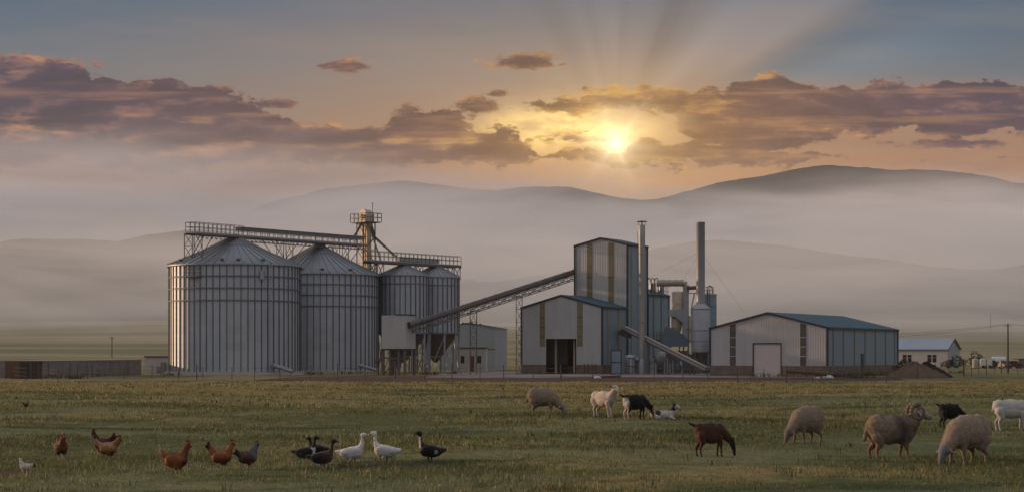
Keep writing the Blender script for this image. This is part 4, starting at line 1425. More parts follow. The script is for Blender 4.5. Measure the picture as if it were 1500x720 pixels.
# ------------------------------------------------------------------ outlying buildings
def build_outlying():
    # teal shed behind the conveyor
    D = 300.0
    t = empty('grey_shed', (at(643, D), D + 1.5, G0), 'pale blue-grey sheet shed seen behind the slim silos and the conveyor support', 'shed', R(-8))
    W, L, H, RH = 9.6, 14.0, 7.1, 7.95
    b = MB(); gable_wall(b, 0, W, 0, 0.15, 0, W, H, RH); b.build('front_wall', M['teal'], t)
    b = MB(); b.span((W - 0.15, 0.15, 0), (W, L, H)); b.span((0, 0.15, 0), (0.15, L, H)); b.span((0.15, L - 0.15, 0), (W - 0.15, L, H)); b.build('side_wall', M['teal'], t)
    for s_ in (0, 1):
        b = MB(); e = -0.15 if s_ == 0 else W + 0.15
        b.prism([(W / 2, RH + 0.02), (e, H + 0.0), (e, H + 0.12), (W / 2, RH + 0.14)], -0.15, L); b.build('roof', M['trim'], t)
    for k in range(4):
        b = MB(); b.lathe([(0.2, 0), (0.2, 0.3), (0.05, 0.4)], (W * 0.25 + k * 1.5, 1.0, gable_z(W * 0.25 + k * 1.5, W, H, RH)), 10); b.build('vent', M['steel'], t)
    b = MB(); b.span((W - 3.3, -0.05, 3.5), (W, -0.02, 3.6)); b.build('flashing', M['trim'], t)

    D = 284.0
    t = empty('gate_office', (at(668, D), D, G0), 'small flat white office with a red door and dark windows behind the conveyor support', 'office', R(-4))
    W, L, H = 4.75, 4.0, 3.7
    b = MB()
    b.span((0, 0, 0), (W, 0.2, 1.3)); b.span((0, 0, 2.5), (W, 0.2, H))
    for x0, x1 in ((0, 0.75), (1.35, 2.3), (2.9, 3.4), (4.05, W)):
        b.span((x0, 0, 1.3), (x1, 0.2, 2.5))
    b.span((0, 0.2, 0), (0.2, L, H)); b.span((W - 0.2, 0.2, 0), (W, L, H)); b.span((0.2, L - 0.2, 0), (W - 0.2, L, H))
    b.build('wall', M['plaster'], t)
    b = MB(); b.span((-0.15, -0.15, H), (W + 0.15, L + 0.1, H + 0.15)); b.build('roof', M['trim'], t)
    for x0, x1 in ((0.75, 1.35), (3.4, 4.05)):
        w = MB(); w.span((x0, 0.10, 1.3), (x1, 0.14, 2.5)); wo = w.build('window', M['glass'], t)
        f = MB(); f.bar(((x0 + x1) / 2, 0.08, 1.3), ((x0 + x1) / 2, 0.08, 2.5), 0.06); f.span((x0, 0.05, 1.3), (x1, 0.1, 1.38)); f.build('frame', M['redsteel'], wo)
    b = MB(); b.span((2.3, -0.04, 0.02), (2.9, -0.01, 2.1)); b.span((2.3, 0.02, 1.3), (2.9, 0.1, 2.5)); b.build('door', M['redsteel'], t)

    # white house on the right
    Rc = Vector((at(1388, 362), 362.0)); W, L, H, RH = 17.0, 8.6, 3.75, 5.8
    L_ = Rc + Vector((-math.cos(TURN), -math.sin(TURN))) * W
    t = empty('white_house', (L_.x, L_.y, G0), 'long white house with pale blue metal roof beyond the storage shed', 'house', TURN)
    wins = [(W - 9.4, W - 7.5), (W - 4.2, W - 2.3)]
    b = MB()
    b.span((0, 0, 0), (W, 0.22, 1.0)); b.span((0, 0, 2.55), (W, 0.22, H))
    xs = [0] + [v for p in wins for v in p] + [W]
    for i in range(0, len(xs), 2):
        b.span((xs[i], 0, 1.0), (xs[i + 1], 0.22, 2.55))
    b.span((0.22, L - 0.22, 0), (W - 0.22, L, H)); b.build('wall', M['plaster'], t)
    for xx in (0, W - 0.22):
        b = MB()
        vs = [(0, 0), (L, 0), (L, H), (L / 2, RH), (0, H)]
        b.add([(xx, p[0] if p[0] > 0 else 0.23, p[1]) for p in vs] + [(xx + 0.22, p[0] if p[0] > 0 else 0.23, p[1]) for p in vs],
              [(0, 1, 2, 3, 4), (9, 8, 7, 6, 5)] + [(k, k + 5, (k + 1) % 5 + 5, (k + 1) % 5) for k in range(5)], False)
        b.build('gable_end', M['teal'] if xx else M['plaster'], t)
    for s_ in (0, 1):
        b = MB()
        ya, yb = L / 2, (-0.4 if s_ == 0 else L + 0.4)
        zb = H - 0.4 * (RH - H) / (L / 2)
        b.add([(-0.3, ya, RH + 0.03), (W + 0.3, ya, RH + 0.03), (W + 0.3, yb, zb + 0.03), (-0.3, yb, zb + 0.03), (-0.3, ya, RH + 0.15), (W + 0.3, ya, RH + 0.15), (W + 0.3, yb, zb + 0.15), (-0.3, yb, zb + 0.15)],
              [(0, 1, 2, 3), (7, 6, 5, 4), (0, 4, 5, 1), (1, 5, 6, 2), (2, 6, 7, 3), (3, 7, 4, 0)], False)
        b.build('roof', M['grey_roof'], t)
    b = MB(); b.span((W + 0.22, -0.45, H - 0.35), (W + 0.34, -0.35, H + 0.0)); b.bar((W + 0.33, -0.4, H - 0.15), (W + 0.33, L / 2, RH + 0.06), 0.07, 0.2); b.bar((W + 0.33, L + 0.4, H - 0.15), (W + 0.33, L / 2, RH + 0.06), 0.07, 0.2); b.build('bargeboard', M['trim'], t)
    for x0, x1 in wins:
        m_ = (x0 + x1) / 2
        w = MB(); w.span((x0, 0.12, 1.0), (m_ - 0.09, 0.16, 2.55)); w.span((m_ + 0.09, 0.12, 1.0), (x1, 0.16, 2.55)); wo = w.build('window', M['glass'], t)
        f = MB(); f.span((m_ - 0.09, 0.04, 1.0), (m_ + 0.09, 0.2, 2.55)); f.span((x0, 0.06, 1.9), (m_ - 0.09, 0.11, 1.96)); f.span((m_ + 0.09, 0.06, 1.9), (x1, 0.11, 1.96)); f.build('frame', M['plaster'], wo)

    # long low block wall and rusty shelter on the left
    A, B = Vector((at(54, 211), 211.0)), Vector((at(207, 242), 242.0))
    ln = (B - A).length
    t = empty('block_wall', (A.x, A.y, G0), 'long low grey-brown block outbuilding at the left edge of the yard', 'outbuilding', math.atan2(B.y - A.y, B.x - A.x))
    b = MB(); b.span((0, 0, -0.2), (ln, 0.3, 2.0)); b.span((0, 0.3, -0.2), (0.3, 5, 2.0)); b.span((ln - 0.3, 0.3, -0.2), (ln, 5, 2.0)); b.span((0.3, 4.7, -0.2), (ln - 0.3, 5, 2.0)); b.build('wall', M['kraal'], t)
    b = MB(); b.span((-0.05, -0.06, 2.0), (ln + 0.05, 5.06, 2.1)); b.build('roof', M['concrete'], t)
    for x_ in (3.0, 9.0, 14.0, 21.0, 27.0):
        b = MB(); b.span((x_, -0.12, -0.2), (x_ + 0.35, 0.0, 1.9)); b.build('pier', M['kraal'], t)

    D = 206.0
    t = empty('rusty_shelter', (at(8, D), D, G0), 'rusty brown sheet-metal shelter at the far left of the yard', 'shelter', R(4))
    for x0, x1, mm in ((0, 1.5, 'rusty'), (1.6, 2.75, 'wood'), (3.0, 3.7, 'wood')):
        b = MB(); b.span((x0, 0, 0.1), (x1, 0.06, 2.0))
        for k in range(int((x1 - x0) / 0.22)):
            b.bar((x0 + 0.11 + k * 0.22, -0.02, 0.12), (x0 + 0.11 + k * 0.22, -0.02, 1.98), 0.06)
        b.build('panel', M[mm], t)
    for x_ in (0, 1.55, 2.88, 3.75):
        b = MB(); b.bar((x_, 0.1, -0.1), (x_, 0.1, 2.1), 0.12); b.build('post', M['steel'], t)
    b = MB(); b.span((-0.1, 0.0, 2.02), (3.8, 2.4, 2.08)); b.build('roof', M['rusty'], t)
    b = MB(); b.span((0, 2.3, 0), (3.75, 2.4, 2.0)); b.build('rear_panel', M['rusty'], t)

    D = 262.0
    t = empty('pump_house', (at(212.5, D), D, G0), 'small pale flat-roofed pump house beside the nearest silo', 'hut', R(-5))
    b = MB(); b.span((0, 0, 0), (4.4, 3.2, 2.35)); b.build('wall', M['plaster'], t)
    b = MB(); b.span((-0.12, -0.15, 2.35), (4.5, 3.3, 2.52)); b.build('roof', M['trim'], t)
    b = MB(); b.span((2.0, -0.9, 0), (3.2, -0.1, 1.0)); b.span((2.6, -0.8, 1.0), (3.2, -0.2, 1.6)); b.build('pump_cover', M['kraal'], t)


# ------------------------------------------------------------------ heaps, tanks, vehicles, bushes
def mound(name, px, D, wx, wy, h, mat, label, cat, seed, skew=0.0):
    rng = np.random.default_rng(seed)
    n, m_ = 40, 14
    b = MB()
    vs = [(skew * wx, 0, h)]
    ph = rng.uniform(0, 6.28, 8)
    for j in range(1, m_ + 1):
        r = j / m_
        for k in range(n):
            a = 2 * math.pi * k / n
            w = 1 + 0.09 * math.sin(3 * a + ph[0]) + 0.06 * math.sin(5 * a + ph[1])
            z = h * (1 - r) ** 0.9 * (1 + 0.08 * math.sin(7 * a + ph[2] + r * 5)) + rng.normal(0, 0.03) - (0.15 if j == m_ else 0)
            vs.append((wx / 2 * r * w * math.cos(a) + skew * wx * (1 - r), wy / 2 * r * w * math.sin(a), z))
    fs = [(0, 1 + k, 1 + (k + 1) % n) for k in range(n)]
    for j in range(m_ - 1):
        for k in range(n):
            p, q = 1 + j * n + k, 1 + j * n + (k + 1) % n
            fs.append((p, p + n, q + n, q))
    b.add(vs, fs, True)
    o = b.build(name, mat, loc=(at(px, D), D, G0))
    return tag(o, label, cat)


def leafy(name, px, D, w, h, n, col, label, seed, group=None):
    rng = np.random.default_rng(seed)
    t = empty(name, (at(px, D), D, G0), label, 'bush', 0, group)
    m, nt, bs = new_mat('bush_leaves')
    g = noise(nt, objcoord(nt), 3.0, 3.0, 0.6)
    setcol(nt, bs, scale_col(nt, col, g * 1.2 + 0.4), 0.9, 0.1)
    b = MB()
    for k in range(n):
        u = rng.normal(0, 1, 3); u /= np.linalg.norm(u)
        r = rng.uniform(0.45, 1) ** 0.5 * (1 + 0.2 * math.sin(5 * u[0] + seed) + 0.15 * math.sin(9 * u[2]))
        c = Vector((u[0] * w / 2 * r, u[1] * w / 2 * r, max(0.05, h / 2 + u[2] * h / 2 * r)))
        d = Vector(rng.normal(0, 1, 3)).normalized(); e = d.cross(Vector(rng.normal(0, 1, 3))).normalized()
        s_ = rng.uniform(0.08, 0.17)
        b.quad(c - d * s_, c + e * s_ * 0.5, c + d * s_, c - e * s_ * 0.5)
    b.build('foliage', m, t)
    b = MB()
    for k in range(6):
        a = rng.uniform(0, 6.28)
        b.path([(0.1 * math.cos(a), 0.1 * math.sin(a), -0.1), (w * 0.15 * math.cos(a), w * 0.15 * math.sin(a), h * 0.4), (w * 0.3 * math.cos(a), w * 0.3 * math.sin(a), h * 0.75)], [0.06, 0.04, 0.015], 6)
    b.build('stem', M['wood'], t)


def wheel(parent, x, y, r, w=0.22):
    b = MB(); b.tube((x, y - w / 2, r), (x, y + w / 2, r), r, n=20); o = b.build('wheel', M['black'], parent)
    b = MB(); b.tube((x, y - w / 2 - 0.02, r), (x, y + w / 2 + 0.02, r), r * 0.55, n=14); b.build('rim', M['steel'], o)


def build_clutter():
    mound('soil_heap', 1343, 212, 7.4, 5.0, 2.0, M['soil'], 'heap of brown soil beside the storage shed fence', 'heap', 3, -0.06)
    mound('spoil_heap', 1362, 217, 6.0, 4.5, 1.95, M['coal'], 'heap of dark spoil tucked behind the brown soil heap', 'heap', 4, -0.08)
    leafy('bush', 1322, 228, 2.2, 1.9, 900, (0.045, 0.055, 0.04), 'grey-green bush at the rear corner of the storage shed', 1)
    leafy('bush', 1402, 346, 3.6, 2.3, 900, (0.030, 0.036, 0.022), 'dark low bush against the gable end of the white house', 2)
    leafy('bush', 1388, 346, 2.6, 1.5, 600, (0.030, 0.036, 0.022), 'smaller dark bush left of the one at the white house gable', 6)
    leafy('bush', 1430, 352, 3.4, 3.0, 900, (0.040, 0.036, 0.022), 'dark brownish bush behind the white water drum', 9)
    D = 338.0
    t = empty('water_drum', (at(1429, D), D, G0), 'short pale upright water drum right of the white house', 'water tank')
    t.scale = (1.05, 1.05, 1.05)
    b = MB(); b.lathe([(0.6, 0.1), (0.62, 0.5), (0.6, 0.55), (0.62, 1.0), (0.6, 1.05), (0.62, 1.5), (0.35, 1.75), (0.2, 1.8)], n=28); b.build('body', M['concrete'], t)
    b = MB(); b.lathe([(0.22, 1.8), (0.2, 1.88)], n=16); b.build('lid', M['steel'], t)
    b = MB(); b.box((0, 0, 0.05), (1.4, 1.4, 0.12)); b.build('base', M['wood'], t)
    t = empty('covered_trailer', (at(1447, D), D, G0), 'white round-topped covered trailer between the drum and the dark van', 'trailer', R(-8))
    t.scale = (1.15, 1.0, 1.0)
    b = MB()
    pr = [(-1.15, 0.55), (1.15, 0.55), (1.2, 1.6)] + [(1.2 * math.cos(R(a)), 1.6 + 0.38 * math.sin(R(a))) for a in range(15, 180, 15)] + [(-1.2, 1.6)]
    b.prism(pr, -0.9, 0.9); b.build('body', M['white'], t)
    for xx in (-0.55, 0.55):
        wheel(t, xx, -0.78, 0.33); wheel(t, xx, 0.78, 0.33)
    b = MB(); b.bar((1.15, 0, 0.5), (2.1, 0, 0.45), 0.1); b.build('drawbar', M['steel'], t)
    t = empty('white_tank', (at(1463, 352), 352.0, G0), 'white horizontal tank on a cradle behind the covered trailer', 'water tank', R(-8))
    b = MB(); b.tube((-1.3, 0, 1.45), (1.3, 0, 1.45), 0.75, n=24); b.build('shell', M['white'], t)
    b = MB()
    for xx in (-0.8, 0.8):
        b.box((xx, 0, 0.4), (0.2, 1.2, 0.8))
    b.build('cradle', M['steel'], t)
    D = 336.0
    t = empty('dark_van', (at(1467, D), D, G0), 'dark van parked by the power pole', 'van', R(-62))
    t.scale = (0.9, 0.95, 0.82)
    b = MB()
    b.prism([(-1.9, 0.45), (1.75, 0.45), (1.9, 0.8), (1.85, 1.05), (1.2, 1.15), (0.75, 1.75), (0.55, 1.85), (-1.8, 1.85), (-1.95, 1.7), (-1.95, 0.6)], -0.85, 0.85); b.build('body', mat_plain('dark_car_paint', (0.018, 0.018, 0.02), 0.3, 0.0, 0.1), t)
    for x0, x1 in ((-1.6, -0.7), (-0.6, 0.3)):
        b = MB(); b.span((x0, -0.87, 1.2), (x1, -0.855, 1.68)); b.build('window', M['glass'], t)
    for xx in (-1.25, 1.2):
        wheel(t, xx, -0.76, 0.34); wheel(t, xx, 0.76, 0.34)
    b = MB(); b.box((1.9, -0.55, 0.88), (0.06, 0.3, 0.16)); b.build('headlight', M['white'], t)
    b = MB(); b.box((1.9, 0.55, 0.88), (0.06, 0.3, 0.16)); b.build('headlight', M['white'], t)
    D = 338.0
    t = empty('dark_car', (at(1484.5, D), D, G0), 'dark hatchback car just right of the power pole', 'car', R(10))
    b = MB()
    b.prism([(-1.4, 0.35), (1.45, 0.35), (1.6, 0.6), (1.5, 0.85), (0.8, 0.98), (0.35, 1.42), (-0.9, 1.46), (-1.4, 1.0), (-1.5, 0.6)], -0.75, 0.75); b.build('body', mat_plain('green_car_paint', (0.022, 0.027, 0.024), 0.3, 0.0, 0.1), t)
    b = MB(); b.prism([(-0.95, 0.98), (0.7, 0.98), (0.3, 1.36), (-0.8, 1.38)], -0.765, -0.752); b.build('window', M['glass'], t)
    for xx in (-0.95, 1.0):
        wheel(t, xx, -0.68, 0.3, 0.18); wheel(t, xx, 0.68, 0.3, 0.18)
    D = 342.0
    t = empty('brick_hut', (at(1492, D), D, G0), 'low red-brown brick hut at the right edge beyond the cars', 'hut')
    b = MB(); b.span((0, 0, 0), (4.5, 3, 1.7)); b.build('wall', M['plinth'], t)
    b = MB(); b.span((-0.15, -0.15, 1.7), (4.7, 3.2, 1.82)); b.build('roof', M['trim'], t)

    # beams, stones
    D = 203.0
    t = empty('beam_trestle', (at(1152, D), D, G0), 'low trestle of red-oxide beams in front of the storage shed', 'beam rack', R(-6))
    for dy, dz in ((0, 0.85), (0.25, 0.8), (0.5, 0.9)):
        b = MB(); b.bar((0, dy, dz), (4.6, dy, dz - 0.33), 0.16, 0.2); b.build('beam', M['redsteel'], t)
    for xx, hh in ((0.3, 0.75), (2.6, 0.58), (3.3, 0.5), (4.4, 0.45)):
        b = MB(); b.bar((xx, 0.25, -0.1), (xx, 0.25, hh), 0.1); b.build('leg', M['concrete'], t)
    t = empty('beam_pile', (at(877, 212), 212.0, G0), 'flat pile of rusty beams on the ground near the hall', 'beam pile', R(5))
    for k in range(4):
        b = MB(); b.bar((0.1 * k, 0.3 * k, 0.1 + 0.02 * k), (2.5 + 0.1 * k, 0.3 * k + 0.1, 0.16 + 0.02 * k), 0.2, 0.16); b.build('beam', M['redsteel'], t)
    for px, D, s_, label, sd in ((1213, 204, 0.6, 'white stone beside the red beam trestle', 2), (875.5, 210, 0.38, 'small white stone at the end of the rusty beam pile', 5), (1197, 205, 0.35, 'pale lump of concrete under the red beam trestle', 8)):
        rng = np.random.default_rng(sd)
        b = MB()
        ring = []
        for j, (r, z) in enumerate(((0.8, -0.2), (1, 0.2), (0.75, 0.55), (0.3, 0.75))):
            for k in range(9):
                a = 2 * math.pi * k / 9
                q = r * (1 + rng.uniform(-0.15, 0.15)) * s_
                ring.append((q * math.cos(a) * 1.2, q * math.sin(a), z * s_ + rng.uniform(-0.03, 0.03)))
        fs = [(j * 9 + k, j * 9 + (k + 1) % 9, (j + 1) * 9 + (k + 1) % 9, (j + 1) * 9 + k) for j in range(3) for k in range(9)] + [tuple(range(27, 36))]
        b.add(ring, fs, False)
        tag(b.build('stone', M['stone'], loc=(at(px, D), D, G0)), label, 'stone')


def build_wall_weeds():
    rng = np.random.default_rng(21)
    b = MB()
    lines = [((-56.5, 210), (-52, 241), 3), ((-46, 236), (-29, 238), 2), ((-29, 250), (-19, 255), 2), ((25.6, 228), (39.4, 220.8), 2), ((39.9, 221.6), (53, 244.5), 3), ((-56, 207), (-50, 207), 3), ((-13, 244), (-8, 250), 3), ((1.2, 254.6), (4.5, 252.6), 2), ((40, 213), (52, 216), 4), ((52, 250), (66, 262), 4)]
    for p, q, dens in lines:
        p, q = Vector(p), Vector(q)
        for k in range(int((q - p).length * dens * 5)):
            c = p.lerp(q, rng.uniform()) + Vector(rng.normal(0, 0.45, 2))
            if rng.uniform() < 0.5 + 0.5 * math.sin(c.x * 0.9 + c.y * 0.7):
                continue
            h = rng.uniform(0.15, 0.6)
            for j in range(5):
                a = rng.uniform(0, 6.28)
                e = Vector((math.cos(a), math.sin(a), 0)) * h * 0.4
                w = Vector((-math.sin(a), math.cos(a), 0)) * 0.05
                o = Vector((c.x, c.y, G0))
                b.add([o - w, o + w, o + e + Vector((0, 0, h))], [(0, 1, 2)], False)
    m, nt, bs = new_mat('dry_weeds')
    n = noise(nt, position(nt), 0.8, 3.0, 0.6)
    setcol(nt, bs, mix(nt, n.smooth(0.35, 0.65), (0.07, 0.075, 0.035), (0.19, 0.14, 0.07)), 0.9, 0.1)
    tag(b.build('weeds', m), 'ragged weeds along the feet of walls and silos', kind='stuff')


# ------------------------------------------------------------------ fence, poles and wires
def build_fence():
    posts = [(12, 553, 24, 2), (38, 557, 20, 1), (60.7, 556, 23, 1), (85, 560, 28, 1.3), (113.5, 553, 20, 1), (135, 553, 19, 1), (182, 554, 20, 1), (222.7, 552, 19, 1.3), (240, 552, 14, 1), (262, 555, 16, .8), (288, 556, 24, 2.0), (297, 554, 17, 1),
             (340, 555, 18, .8), (373, 556, 20, .8), (410, 556, 19, 1.2), (455, 556, 22, 1), (494, 557, 25, 1), (535, 557, 22, 1), (579, 554, 26, 2.6), (622, 556, 24, 1.2), (662, 556, 24, 1.6), (703, 557, 26, 1.1), (738, 553, 20, 1.5), (781, 555, 18, 1), (822, 557, 24, 2.6), (868, 556, 20, 1),
             (909, 555, 22, 1), (958, 557, 24, 1.1), (1000, 559, 30, 1.3), (1037, 560, 27, 1.6), (1080, 560, 22, 1), (1119, 556, 17, 1.2), (1128, 558, 12, 1), (1152, 560, 26, 1.5), (1190, 560, 24, 1), (1226, 558, 16, 1.3), (1256, 558, 24, 1.3), (1283, 557, 18, 1), (1298, 561, 35, 1.9), (1311, 558, 22, 1.3),
             (1344, 554, 26, 1.2), (1357, 553, 24, 1), (1370, 553, 22, 1.2), (1390, 551, 20, 1), (1412, 550, 26, 2.4), (1423, 551, 22, 1.2), (1434, 548, 20, 1.1), (1445, 549, 25, 1.5), (1457, 546, 18, 1), (1467, 547, 20, 1.9), (1491, 546, 18, 1.1), (1515, 546, 18, 1.1)]
    t = empty('wire_fence', (0, 190, G0), 'rough wire fence on thin uneven posts between the meadow and the yard', 'fence')
    tops = []
    for px, base, hpx, wpx in posts:
        D = (EYE - G0) * FOC / (base - HOR)
        h = min(hpx * D / FOC, 2.2)
        w = max(0.08, wpx * D / FOC * 0.8)
        x, y = at(px, D), D - 190
        b = MB(); b.tube((x, y, -0.25), (x + random.uniform(-0.05, 0.05), y, h), w / 2, w / 2 * 0.85, 8)
        b.build('post', M['wood'], t)
        tops.append(Vector((x, y, h)))
    for f in (0.9, 0.6, 0.32):
        b = MB()
        for p, q in zip(tops[:-1], tops[1:]):
            p1, q1 = Vector((p.x, p.y, min(p.z, 1.5) * f)), Vector((q.x, q.y, min(q.z, 1.5) * f))
            b.tube(p1, q1, 0.012, n=4, caps=False)
        b.build('wire', M['wire'], t)


def wire_span(b, p, q, sag, n=10, r=0.018):
    p, q = Vector(p), Vector(q)
    pts = [p.lerp(q, k / n) - Vector((0, 0, sag * 4 * (k / n) * (1 - k / n))) for k in range(n + 1)]
    for a, c in zip(pts[:-1], pts[1:]):
        b.tube(a, c, r, n=4, caps=False)


def build_poles():
    D = 258.0
    x = at(1476.5, D)
    t = empty('power_pole', (x, D, G0), 'tall wooden power pole by the parked van', 'power pole')
    h = zat(473, D) - G0
    b = MB(); b.tube((0, 0, -0.3), (0, 0, h), 0.15, 0.10, 12); b.build('pole', M['wood'], t)
    b = MB(); b.bar((-0.5, 0, h - 0.35), (0.5, 0, h - 0.35), 0.08); b.build('crossarm', M['wood'], t)
    for xx in (-0.42, 0.42):
        b = MB(); b.lathe([(0.04, h - 0.3), (0.06, h - 0.2), (0.03, h - 0.1)], (xx, 0, 0), 8); b.build('insulator', M['stone'], t)
    b = MB()
    wire_span(b, (-0.42, 0, h - 0.12), (-28.0, 60.0, h - 1.0), 0.9); wire_span(b, (0.42, 0, h - 0.12), (-26.0, 62.0, h - 1.6), 1.0)
    wire_span(b, (0.42, 0, h - 0.12), (40, 6, h - 1.2), 0.8); b.build('wire', M['wire'], t)
    for px, D, hh, label in ((1451, 860, 8.0, 'tiny far pole on the plain, above the parked van'), (164, 505, 6.0, 'lone thin pole on the plain left of the silos')):
        z = gz(at(px, D), D)
        t = empty('field_pole', (at(px, D), D, z), label, 'pole')
        b = MB(); b.tube((0, 0, -0.5), (0, 0, hh), 0.16 if D < 600 else 0.22, 0.12 if D < 600 else 0.18, 8); b.build('pole', M['wood'], t)
        b = MB(); b.bar((-0.7, 0, hh - 0.4), (0.7, 0, hh - 0.4), 0.12); b.build('crossarm', M['wood'], t)


build_outlying()
build_clutter()
build_wall_weeds()
build_fence()
build_poles()


# ------------------------------------------------------------------ animals: one skin grown over capsules and ellipsoids
from mathutils import noise as mnoise


def _unit_sphere(sub=2):
    bm = bmesh.new()
    bmesh.ops.create_icosphere(bm, subdivisions=sub, radius=1.0)
    p = np.array([v.co[:] for v in bm.verts])
    bm.free()
    return p


_SPH = _unit_sphere()


def mat_coat(name, rough=0.95, grain=18.0, var=0.5, bmp=0.4):
    m, nt, b = new_mat(name)
    a = nt.nodes.new('ShaderNodeAttribute')
    a.attribute_name = 'coat'
    oc = objcoord(nt)
    n = noise(nt, oc, grain, 4.0, 0.65)
    n2 = noise(nt, oc, grain * 0.25, 3.0, 0.6)
    c = scale_col(nt, a.outputs['Color'], 1.0 + (n - 0.5) * var + (n2 - 0.5) * var)
    setcol(nt, b, c, rough, 0.15)
    b.inputs['Sheen Weight'].default_value = 0.15
    bump(nt, b, n, bmp, 0.02)
    return m


COATS = dict(wool=mat_coat('wool', 1.0, 26.0, 0.55, 0.5), hair=mat_coat('goat_hair', 0.8, 30.0, 0.5, 0.3), feather=mat_coat('feathers', 0.7, 45.0, 0.6, 0.4))


def skin(name, shapes, voxel, mat, coat, scale, wool=0.0, smooth=5, fuzz=(0, 0.02, 0.008, 0.5)):
    """Union of shapes as one continuous surface, coloured per vertex by coat(points)."""
    bm = bmesh.new()
    for s_ in shapes:
        if s_[0] == 'c':
            p0, r0, p1, r1 = s_[1:5]
            pts = np.concatenate([_SPH * r0 + np.array(p0), _SPH * r1 + np.array(p1)])
        else:
            c, rad, pitch = s_[1:4]
            q = _SPH * np.array(rad)
            cs, sn = math.cos(pitch), math.sin(pitch)
            pts = np.stack([q[:, 0] * cs - q[:, 2] * sn, q[:, 1], q[:, 0] * sn + q[:, 2] * cs], -1) + np.array(c)
        vs = [bm.verts.new(p) for p in pts]
        bmesh.ops.convex_hull(bm, input=vs)
        loose = [v for v in vs if v.is_valid and not v.link_faces]
        bmesh.ops.delete(bm, geom=loose, context='VERTS')
    me = bpy.data.meshes.new('raw')
    bm.to_mesh(me)
    bm.free()
    tmp = link(bpy.data.objects.new('raw', me))
    rm = tmp.modifiers.new('r', 'REMESH')
    rm.mode = 'VOXEL'
    rm.voxel_size = voxel
    sm = tmp.modifiers.new('s', 'SMOOTH')
    sm.factor = 0.5
    sm.iterations = smooth
    dg = bpy.context.evaluated_depsgraph_get()
    out = bpy.data.meshes.new_from_object(tmp.evaluated_get(dg))
    bpy.data.objects.remove(tmp, do_unlink=True)
    bpy.data.meshes.remove(me)
    n = len(out.vertices)
    P = np.zeros(n * 3); out.vertices.foreach_get('co', P); P = P.reshape(-1, 3)
    N = np.zeros(n * 3); out.vertices.foreach_get('normal', N); N = N.reshape(-1, 3)
    if wool:
        w = np.array([0.7 * mnoise.noise(Vector(p) * 9.0) + 0.6 * mnoise.noise(Vector(p) * 38.0) for p in P])
        mask = np.clip((P[:, 2] - 0.26) / 0.1, 0, 1)
        P = P + N * (w * wool * mask)[:, None]
        out.vertices.foreach_set('co', P.ravel())
    C = np.ones((n, 4)); C[:, :3] = coat(P)
    at_ = out.color_attributes.new('coat', 'FLOAT_COLOR', 'POINT')
    at_.data.foreach_set('color', C.astype(np.float32).ravel())
    if fuzz[0]:
        # locks of wool, hair or feather tips standing off the same skin
        rng = np.random.default_rng(len(P))
        tri = np.array([(p.vertices[0], p.vertices[1], p.vertices[2], p.vertices[-1]) for p in out.polygons])
        cen = P[tri].mean(1)
        nr = N[tri].mean(1)
        nf, ln, wd, lay = fuzz
        low = 0.30 if ln > 0.012 and wool else 0.09
        ok = np.where(cen[:, 2] > low)[0]
        pick = rng.choice(ok, nf)
        c0 = cen[pick] + rng.normal(0, voxel * 0.4, (nf, 3))
        nn = nr[pick]
        back = np.array([-1.0, 0, -0.45]) + rng.normal(0, 0.45, (nf, 3))
        tang = back - nn * (back * nn).sum(1)[:, None]
        tang /= np.linalg.norm(tang, axis=1)[:, None] + 1e-6
        sd = np.cross(nn, tang)
        L_ = ln * rng.uniform(0.5, 1.3, nf)[:, None]
        tip = c0 + nn * L_ * (1 - lay) + tang * L_ * lay
        q0, q1 = c0 - sd * wd / 2 - nn * 0.004, c0 + sd * wd / 2 - nn * 0.004
        V2 = np.concatenate([P, np.stack([q0, q1, tip], 1).reshape(-1, 3)])
        base_f = [tuple(p.vertices) for p in out.polygons]
        F2 = base_f + [(n + 3 * k, n + 3 * k + 1, n + 3 * k + 2) for k in range(nf)]
        tone = (1 + rng.normal(0, 0.22, nf)).clip(0.45, 1.6)
        C2 = np.ones((len(V2), 4))
        C2[:n] = C
        C2[n:, :3] = np.repeat(coat(c0) * tone[:, None], 3, axis=0)
        nm = bpy.data.meshes.new(name)
        nm.from_pydata(V2.tolist(), [], F2)
        a2 = nm.color_attributes.new('coat', 'FLOAT_COLOR', 'POINT')
        a2.data.foreach_set('color', C2.astype(np.float32).ravel())
        bpy.data.meshes.remove(out)
        out = nm
    for v in out.vertices:
        v.co *= scale
    out.polygons.foreach_set('use_smooth', np.ones(len(out.polygons), bool))
    out.materials.clear()
    out.materials.append(mat)
    out.name = name
    out.update()
    return link(bpy.data.objects.new(name, out))


def stand(o, px, py, yaw, label, cat, group, xs=1.0):
    """Put an animal on the meadow where its feet show at photo point (px, py)."""
    D = dist_of(py)
    x = at(px, D)
    o.location = (x, D, gz(x, D) - 0.01)
    o.scale = (xs, 1.0, 1.0)
    o.rotation_euler = (0, 0, R(yaw))
    return tag(o, label, cat, group)


def flat(c):
    return lambda P: np.tile(np.array(c), (len(P), 1))


def blend(base, *rules):
    """Base colour overlaid by (mask function, colour) pairs."""
    def f(P):
        C = np.tile(np.array(base, float), (len(P), 1))
        for mk, col in rules:
            w = np.clip(mk(P), 0, 1)[:, None]
            C = C * (1 - w) + np.array(col, float) * w
        return C
    return f


def step(v, a, b):
    return np.clip((v - a) / (b - a), 0, 1)


def ball(P, c, r, soft=0.03):
    d = np.sqrt(((P - np.array(c)) ** 2).sum(1))
    return np.clip((r - d) / soft, 0, 1)


